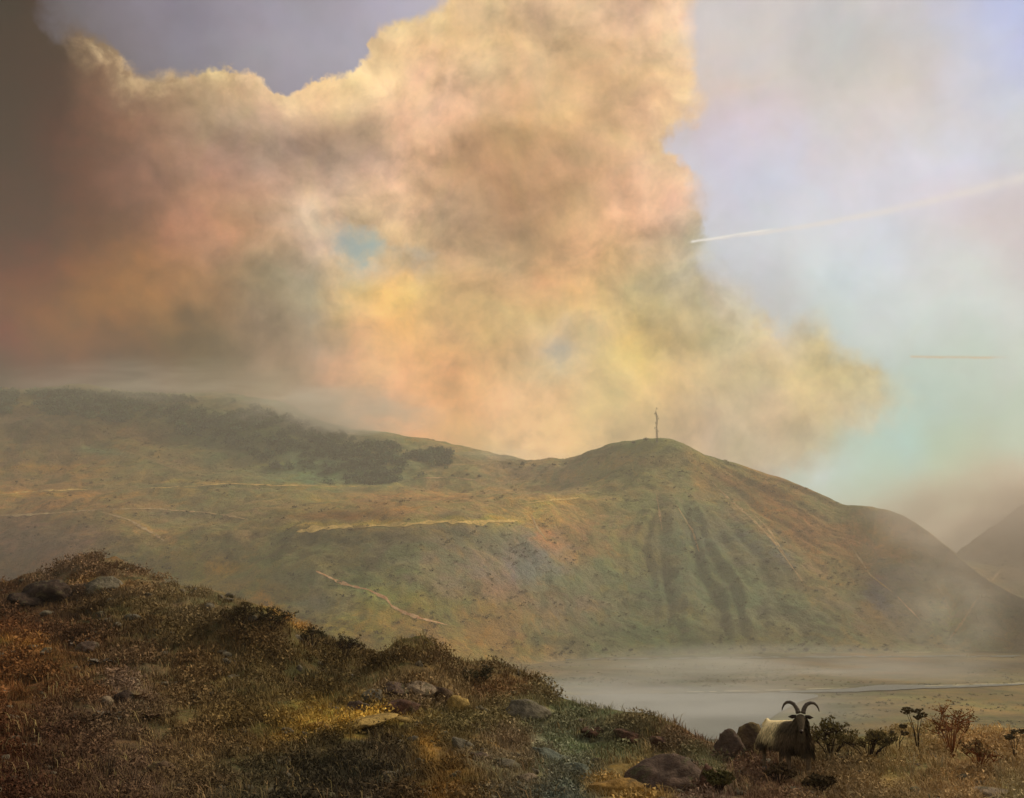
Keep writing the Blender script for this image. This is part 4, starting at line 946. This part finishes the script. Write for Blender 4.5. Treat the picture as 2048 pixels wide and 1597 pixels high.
# ------------------------------------------------------------------ plants near the eye
def stems(e, name, pts_list, r0, mat, n=5):
    mb = MB()
    for P in pts_list: mb.add(tube(P, list(np.linspace(r0, r0 * .35, len(P))), n))
    return mb.build(name, mat, e)
M_dstem = simple_mat('dark_stalk', (48, 38, 28), (74, 58, 38), 12)
M_pstem = simple_mat('pale_stalk', (150, 134, 100), (184, 168, 130), 12)
M_rust = simple_mat('rust_twig', (112, 66, 38), (150, 96, 54), 12)
M_head = simple_mat('seed_head', (58, 52, 34), (92, 78, 48), 30)
def plant_at(px, py, name, label, cat, group=None):
    p, _ = hit(px, min(py, 1594), (BN,))
    e = empty(name, p, math.atan2(-p.x, p.y)); tag(e, label, cat, group); return e, (p - O).length / F
def umbel(px, py, hpx, label, seed, nst=4, mat=None, spread=.25):
    e, u = plant_at(px, py, 'umbel_plant', label, 'wild plant'); r_ = random.Random(seed); H = hpx * u
    for k in range(nst):
        tx = r_.uniform(-spread, spread) * H * 1.3; ty = r_.uniform(-.2, .2) * H; hh = H * r_.uniform(.6, 1)
        mid = (tx * .35, ty * .3, hh * .55)
        stems(e, 'stalk', [[(0, 0, -.1), mid, (tx, ty, hh)]], .008 + .004 * H, mat or M_dstem)
        mb = MB()
        for q in range(16):
            a = r_.uniform(0, 6.28); rr = r_.uniform(.02, .16) * H; c = Vector((tx + math.cos(a) * rr, ty + math.sin(a) * rr, hh + .05 * H + r_.uniform(-.02, .03)))
            mb.add(tube([(tx, ty, hh), c], [.004, .003], 4)); 
            mb.add(tube([c, c + Vector((0, 0, .018)), c + Vector((0, 0, .03))], [.008, .026, .006], 6))
        mb.build('flower_head', M_head, e)
umbel(1836, 1500, 66, 'tall dark umbel plant with flat seed heads in the right foreground', 1, 5)
umbel(1796, 1502, 42, 'shorter dark umbel plant left of the tall one in the right foreground', 2, 3)
umbel(2030, 1520, 44, 'dark stalked plant at the right edge of the heath', 3, 4)
def spike_tuft(px, py, hpx, n, mat, label, seed, lean=.3, name='reed_tuft', cat='reed'):
    e, u = plant_at(px, py, name, label, cat); r_ = random.Random(seed); H = hpx * u; L = []
    for k in range(n):
        a = r_.uniform(0, 6.28); b0 = r_.uniform(0, .12) * H; ln = r_.uniform(.1, lean) * H; hh = H * r_.uniform(.5, 1); bx = math.cos(a) * b0; by_ = math.sin(a) * b0
        L.append([(bx, by_, -.08), (bx + math.cos(a) * ln * .3, by_ + math.sin(a) * ln * .3, hh * .55), (bx + math.cos(a) * ln, by_ + math.sin(a) * ln, hh)])
    for k in range(0, n, max(1, n // 6)): stems(e, 'stem', L[k:k + max(1, n // 6)], .0035 + .003 * H, mat, 4)
spike_tuft(214, 1560, 70, 16, M_dstem, 'dark upright reed tuft at the lower left, tallest of the reeds', 1)
spike_tuft(112, 1540, 46, 12, M_dstem, 'dark reed tuft left of the tallest reeds at the lower left', 2)
spike_tuft(60, 1590, 50, 12, M_dstem, 'dark reed tuft in the bottom left corner', 3)
spike_tuft(268, 1594, 60, 14, M_dstem, 'dark reed tuft at the bottom edge right of the tallest reeds', 4, .5)
spike_tuft(1826, 1556, 44, 12, M_pstem, 'pale dry grass stalks below the tall umbel plant', 5, .35, 'grass_tuft', 'grass tuft')
spike_tuft(1880, 1540, 34, 10, M_pstem, 'pale dry grass stalks under the rusty bush', 6, .35, 'grass_tuft', 'grass tuft')
spike_tuft(2000, 1560, 40, 12, M_pstem, 'pale dry grass stalks near the right edge', 7, .35, 'grass_tuft', 'grass tuft')
spike_tuft(786, 1328, 36, 9, M_pstem, 'pale bent twigs on the ridge right of the shrubs', 8, .7, 'grass_tuft', 'grass tuft')
spike_tuft(560, 1290, 24, 9, M_pstem, 'pale stalks on the ridge above the slope middle', 9, .6, 'grass_tuft', 'grass tuft')
spike_tuft(1700, 1520, 34, 12, M_dstem, 'thin dark reeds in the heath right of the goat', 10)
spike_tuft(1766, 1512, 26, 10, M_dstem, 'small dark reed tuft between the goat and the tall umbel plant', 11)
def twig_bush(px, py, wpx, hpx, label, seed, mat, leafcol, nl=320, name='shrub', cat='shrub'):
    e, u = plant_at(px, py, name, label, cat); r_ = random.Random(seed); H = hpx * u; Wd = wpx * u / 2; L = []; ends = []
    for k in range(16):
        a = r_.uniform(0, 6.28); rr = r_.uniform(.2, 1); end = Vector((math.cos(a) * Wd * rr, math.sin(a) * Wd * rr * .7, H * r_.uniform(.55, 1) * (1.15 - .35 * rr)))
        mid = end * .5 + Vector((0, 0, H * .08)); L.append([(0, 0, -.05), tuple(mid), tuple(end)]); ends.append(end)
        for j in range(4):
            t = r_.uniform(.35, .9); s0 = mid.lerp(end, t); s1 = s0 + Vector((r_.gauss(0, .16) * H, r_.gauss(0, .12) * H, r_.uniform(.05, .25) * H)); L.append([tuple(s0), tuple(s1)]); ends.append(s1)
    stems(e, 'twigs', L, .010, mat, 4)
    c = np.array([list(x) for x in ends]); o = clump_tris(c, np.full(len(c), H * .10), max(1, nl // len(c)), .035, np.tile(lin(np.array(leafcol)), (len(c), 1)), 'foliage', M_leaf, seed, 1.)
    o.parent = e
twig_bush(1904, 1516, 120, 84, 'rusty brown twiggy bush in the right foreground behind the pale stalks', 1, M_rust, (122, 88, 54), 520)
twig_bush(1960, 1540, 70, 44, 'low brown shrub right of the rusty twiggy bush', 2, M_rust, (112, 92, 60), 400)
twig_bush(1660, 1520, 90, 62, 'olive shrub touching the right side of the goat', 3, M_bark, (96, 86, 52), 1500)
twig_bush(1738, 1524, 100, 54, 'wide olive shrub right of the one by the goat', 4, M_bark, (104, 92, 58), 1500)
twig_bush(1640, 1590, 60, 30, 'low dark shrub at the feet of the goat on the right', 13, M_bark, (78, 66, 46), 900)
twig_bush(1560, 1570, 60, 34, 'dark low shrub in front of the goat on the left', 5, M_bark, (82, 68, 48), 900)
twig_bush(480, 1262, 90, 46, 'dark shrub on the ridge left of the shoulder rim', 6, M_bark, (74, 64, 40), 1600)
twig_bush(540, 1266, 80, 44, 'dark green shrub at the ridge shoulder', 7, M_bark, (66, 62, 42), 1600)
twig_bush(690, 1320, 90, 46, 'very dark shrub on the ridge below the shoulder', 8, M_bark, (56, 48, 32), 1600)
twig_bush(625, 1296, 70, 34, 'small dark shrub between the shoulder and the very dark shrub', 9, M_bark, (60, 56, 38), 1200)
twig_bush(960, 1376, 80, 34, 'green brown shrub on the ridge above the lichen grey boulder', 10, M_bark, (78, 72, 48), 1400)
twig_bush(1440, 1590, 60, 40, 'olive shrub at the bottom edge right of the red rock', 11, M_bark, (92, 88, 54), 900)
twig_bush(1560, 1500, 50, 30, 'small brown shrub behind the dark boulder by the goat', 12, M_bark, (84, 66, 46), 700)
def leafy(px, py, wpx, label, seed, col, n=14):
    e, u = plant_at(px, py, 'leafy_plant', label, 'wild plant'); r_ = random.Random(seed); R0 = wpx * u / 2
    m = simple_mat('broad_leaf', col, tuple(min(255, c + 22) for c in col), 10, .6, .004)
    for k in range(n):
        a = 2.4 * k + r_.uniform(-.3, .3); L = R0 * r_.uniform(.7, 1.1); w_ = L * .26; el = r_.uniform(.15, .9)
        d = Vector((math.cos(a) * math.cos(el), math.sin(a) * math.cos(el), math.sin(el))); s = Vector((-math.sin(a), math.cos(a), 0))
        q = lambda t, sg, dz=0: d * L * t + s * w_ * sg * math.sin(math.pi * min(.98, t * .9 + .08)) + Vector((0, 0, dz - .35 * L * t * t))
        vs = [q(0, -.2), q(0, .2)]; fs = []
        for i, t in enumerate((.3, .55, .8, 1.)):
            vs += [q(t, -1, .02), q(t, 0), q(t, 1, .02)]
        fs = [(0, 3, 2), (0, 1, 3), (1, 4, 3)]
        for i in range(3):
            o_ = 2 + 3 * i; fs += [(o_, o_ + 1, o_ + 4, o_ + 3), (o_ + 1, o_ + 2, o_ + 5, o_ + 4)]
        mesh_obj('leaf', vs, fs, m, e)
leafy(160, 1290, 70, 'grey mauve broad leaved plant on the upper left slope', 1, (96, 84, 72))
leafy(195, 1330, 56, 'grey broad leaved plant below the upper one on the left slope', 2, (88, 80, 68))
leafy(230, 1350, 60, 'brown broad leaved plant in the middle of the left leaf group', 3, (112, 86, 62))
leafy(270, 1400, 56, 'tan broad leaved plant right of the dark stone on the left', 4, (120, 92, 66))
leafy(215, 1440, 66, 'dark grey broad leaved plant under the whitish stone', 5, (78, 72, 60))
leafy(300, 1440, 50, 'small brown broad leaved plant at the lower end of the left leaf group', 6, (104, 82, 60))

# ------------------------------------------------------------------ heather and grass of the near slope (uncountable)
def scatter_near(n, f, seed, y0=1092, y1=1612):
    r_ = random.Random(seed); P, X = [], []
    k = 0
    while len(P) < n and k < n * 5:
        k += 1; px = r_.uniform(-70, 2120); py = y0 + (y1 - y0) * r_.random()
        if not f(px, py, r_): continue
        p = BN.ray_cast(O, ray(px, py))
        if p[0] is None or p[3] > 90: continue
        P.append(p[0]); X.append((px, py))
    return np.array([list(p) for p in P]), np.array(X)
def nz(px, py, s, k=0): return noise.noise((px / s + k, py / (s * .5) + k, k))
P, X = scatter_near(2600, lambda x, y, r_: nz(x, y, 70, 3) > -.05 + .25 * (abs(x - 1230) < 60 and y > 1540), 21)
D = np.linalg.norm(P - np.array([0, 0, EYE]), axis=1)
rr_ = np.random.RandomState(4).uniform(.3, 1., len(P)) ** 2 * .42 * np.clip(D / 24, .55, 1.5)
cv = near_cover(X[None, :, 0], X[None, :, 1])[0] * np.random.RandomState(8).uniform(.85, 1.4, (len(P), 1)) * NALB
heather = tag(clump_tris(P, rr_, 140, rr_ * .15, cv, 'heather', M_leaf, 12, .62, .4), kind='stuff')
P, X = scatter_near(15000, lambda x, y, r_: nz(x, y, 50, 9) > -.25, 22)
rs = np.random.RandomState(15); nbl = 7; N = len(P)
Pn = np.repeat(P, nbl, 0); D = np.linalg.norm(Pn - np.array([0, 0, EYE]), axis=1); T = len(Pn)
sc_ = np.clip(D / 20, .5, 1.8)
Pn[:, :2] += rs.normal(size=(T, 2)) * .045 * sc_[:, None]
a = rs.uniform(0, 6.283, T); lean = rs.uniform(.1, .9, T); h = rs.uniform(.06, .19, T) * sc_ ** .6
dv = np.stack([np.cos(a) * lean * h, np.sin(a) * lean * h, h], 1); sv = np.stack([-np.sin(a), np.cos(a), np.zeros(T)], 1) * (.0045 * sc_ * rs.uniform(.7, 1.6, T))[:, None]
Pn[:, 2] -= .02
mid = Pn + dv * .55 + np.array([0, 0, 1.]) * (h * .08)[:, None]
V = np.stack([Pn - sv, Pn + sv, mid + sv * .8, mid - sv * .8, Pn + dv * np.array([1.25, 1.25, .9])], 1).reshape(-1, 3)
i0 = np.arange(T)[:, None] * 5
Fc = np.concatenate([i0 + np.array([[0, 1, 2]]), i0 + np.array([[0, 2, 3]]), i0 + np.array([[3, 2, 4]])], 0)
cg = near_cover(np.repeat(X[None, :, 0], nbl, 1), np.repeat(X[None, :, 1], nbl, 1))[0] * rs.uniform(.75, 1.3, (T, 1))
straw = (rs.rand(T) < .16)[:, None]; cg = np.where(straw, cg * .7 + lin((150, 128, 80)) * .22, cg)
tag(mesh_obj('grass', V, Fc, M_blade, None, False, {'cover': np.repeat(cg * NALB, 5, 0)}), kind='stuff')

# ------------------------------------------------------------------ mist lying in the valley and on the ridges
def mist(name, px, py, r, size, dens, col, seed, rot=0., fall=1.):
    m = bpy.data.materials.new(name); m.use_nodes = True; m.node_tree.nodes.clear(); nt = NT(m.node_tree)
    o3 = nt.new('ShaderNodeTexCoord').outputs['Object']
    ln = nt.new('ShaderNodeVectorMath', operation='LENGTH'); nt.link(o3, ln.inputs[0])
    f_ = nt.ss(ln.outputs['Value'], 1., .15)
    nn = nt.noise(vadd(nt, o3, (seed * 3.1, seed * 1.7, seed)), 2.1, 5, .6, .4)
    dn = nt.m('MULTIPLY', nt.m('MULTIPLY', f_, nt.ss(nn, .36, .66)), dens)
    v = nt.new('ShaderNodeVolumePrincipled'); nt.link(dn, v.inputs['Density']); v.inputs['Color'].default_value = (*col, 1); v.inputs['Anisotropy'].default_value = .2
    mo = nt.new('ShaderNodeOutputMaterial'); nt.link(v.outputs[0], mo.inputs['Volume'])
    bm = bmesh.new(); bmesh.ops.create_icosphere(bm, subdivisions=3, radius=1.02); me = bpy.data.meshes.new(name); bm.to_mesh(me); bm.free(); me.materials.append(m)
    o = bpy.data.objects.new(name, me); COL.objects.link(o); o.location = world_at(px, py, r); o.scale = size; o.rotation_euler = (0, 0, rot)
    return tag(o, kind='stuff')
mist('mist', 1260, 1408, 440, (125, 70, 12), .028, (.90, .93, .93), 1)
mist('mist', 1890, 1225, 610, (40, 36, 34), .02, (.93, .94, .86), 2)
mist('mist', 660, 838, 1130, (140, 80, 42), .045, (.97, .93, .82), 3)
mist('mist', 1040, 912, 1080, (110, 40, 14), .014, (.98, .93, .8), 4)

# ------------------------------------------------------------------ haze
bpy_m = bpy.data.materials.new('haze_air'); bpy_m.use_nodes = True; bpy_m.node_tree.nodes.clear(); nt = NT(bpy_m.node_tree)
pv = nt.new('ShaderNodeVolumePrincipled'); pv.inputs['Density'].default_value = HAZE_D; pv.inputs['Color'].default_value = (.93, .89, .79, 1)
pv.inputs['Anisotropy'].default_value = .2
mo = nt.new('ShaderNodeOutputMaterial'); nt.link(pv.outputs[0], mo.inputs['Volume'])
hb = [(x, y, z) for x in (-7500, 7500) for y in (-7500, 7500) for z in (-4, HAZE_TOP)]
haze = mesh_obj('haze', hb, [(0,1,3,2),(4,6,7,5),(0,4,5,1),(2,3,7,6),(0,2,6,4),(1,5,7,3)], bpy_m, smooth=False)
tag(haze, kind='stuff')

mist('mist', 1560, 1335, 600, (170, 70, 14), .022, (.90, .92, .88), 5)
mist('mist', 2040, 1060, 780, (120, 70, 60), .06, (.94, .86, .78), 6)
mist('mist', 330, 775, 1200, (230, 60, 40), .016, (.88, .84, .72), 7)


# dead stalks standing in loose drifts over the near slope, and frost-split stones in the turf
P, X = scatter_near(1000, lambda x, y, r_: nz(x, y, 90, 31) > .12 and y > 1230, 44)
rs = np.random.RandomState(33); nb_ = 4; N = len(P); Pn = np.repeat(P, nb_, 0); T = len(Pn)
D = np.linalg.norm(Pn - np.array([0, 0, EYE]), axis=1); Pn[:, :2] += rs.normal(size=(T, 2)) * .10
a = rs.uniform(0, 6.283, T); h = rs.uniform(.08, .24, T) * np.clip(D / 20, .6, 1.2); ln = rs.uniform(.05, 1.2, T) * h
dv = np.stack([np.cos(a) * ln, np.sin(a) * ln, h], 1); sv = np.stack([-np.sin(a), np.cos(a), np.zeros(T)], 1) * .0038 * np.clip(D / 14, .8, 2.2)[:, None]
mid = Pn + dv * .5 + np.array([0, 0, .06]) * h[:, None] * 4; tip = Pn + dv * np.array([1.3, 1.3, .86])
V = np.stack([Pn - sv, Pn + sv, mid + sv, mid - sv, tip + sv * .4, tip - sv * .4], 1).reshape(-1, 3); i0 = np.arange(T)[:, None] * 6
Fc = np.concatenate([i0 + np.array([[0, 1, 2, 3]]), i0 + np.array([[3, 2, 4, 5]])], 0)
cs = lin(np.array([(138, 118, 82)])) * rs.uniform(.35, 1.3, (T, 1)) * (1 + rs.uniform(-.1, .1, (T, 3)))
tag(mesh_obj('dead_stalks', V, Fc, M_blade, None, False, {'cover': np.repeat(cs, 6, 0)}), kind='stuff')
P, X = scatter_near(420, lambda x, y, r_: nz(x, y, 60, 57) > .10 or (abs(x - 960) < 160 and abs(y - 1500 - (x - 960) * .3) < 26), 45)
mb_v, mb_f, k0 = [], [], 0
ico = bmesh.new(); bmesh.ops.create_icosphere(ico, subdivisions=2, radius=1)
iv = np.array([v.co[:] for v in ico.verts]); iff = np.array([[v.index for v in f.verts] for f in ico.faces]); ico.free()
for i, p in enumerate(P):
    r3 = np.random.RandomState(i); s3 = r3.uniform(.04, .13) * max(.7, np.linalg.norm(p - np.array([0, 0, EYE])) / 22)
    q = iv.copy()
    for c_ in r3.normal(size=(7, 3)):
        c_ /= np.linalg.norm(c_); d = q @ c_; q -= c_ * (np.clip(d - .55, 0, 1))[:, None]
    q *= np.array([1.3, .9, .7]) * s3 * r3.uniform(.7, 1.3, 3); an = r3.rand() * 6.28
    q = q @ np.array([[math.cos(an), math.sin(an), 0], [-math.sin(an), math.cos(an), 0], [0, 0, 1]])
    mb_v.append(q + p); mb_f.append(iff + k0); k0 += len(iv)
tag(mesh_obj('loose_stones', np.concatenate(mb_v), np.concatenate(mb_f), ROCKM['grey'], None, False), kind='stuff')
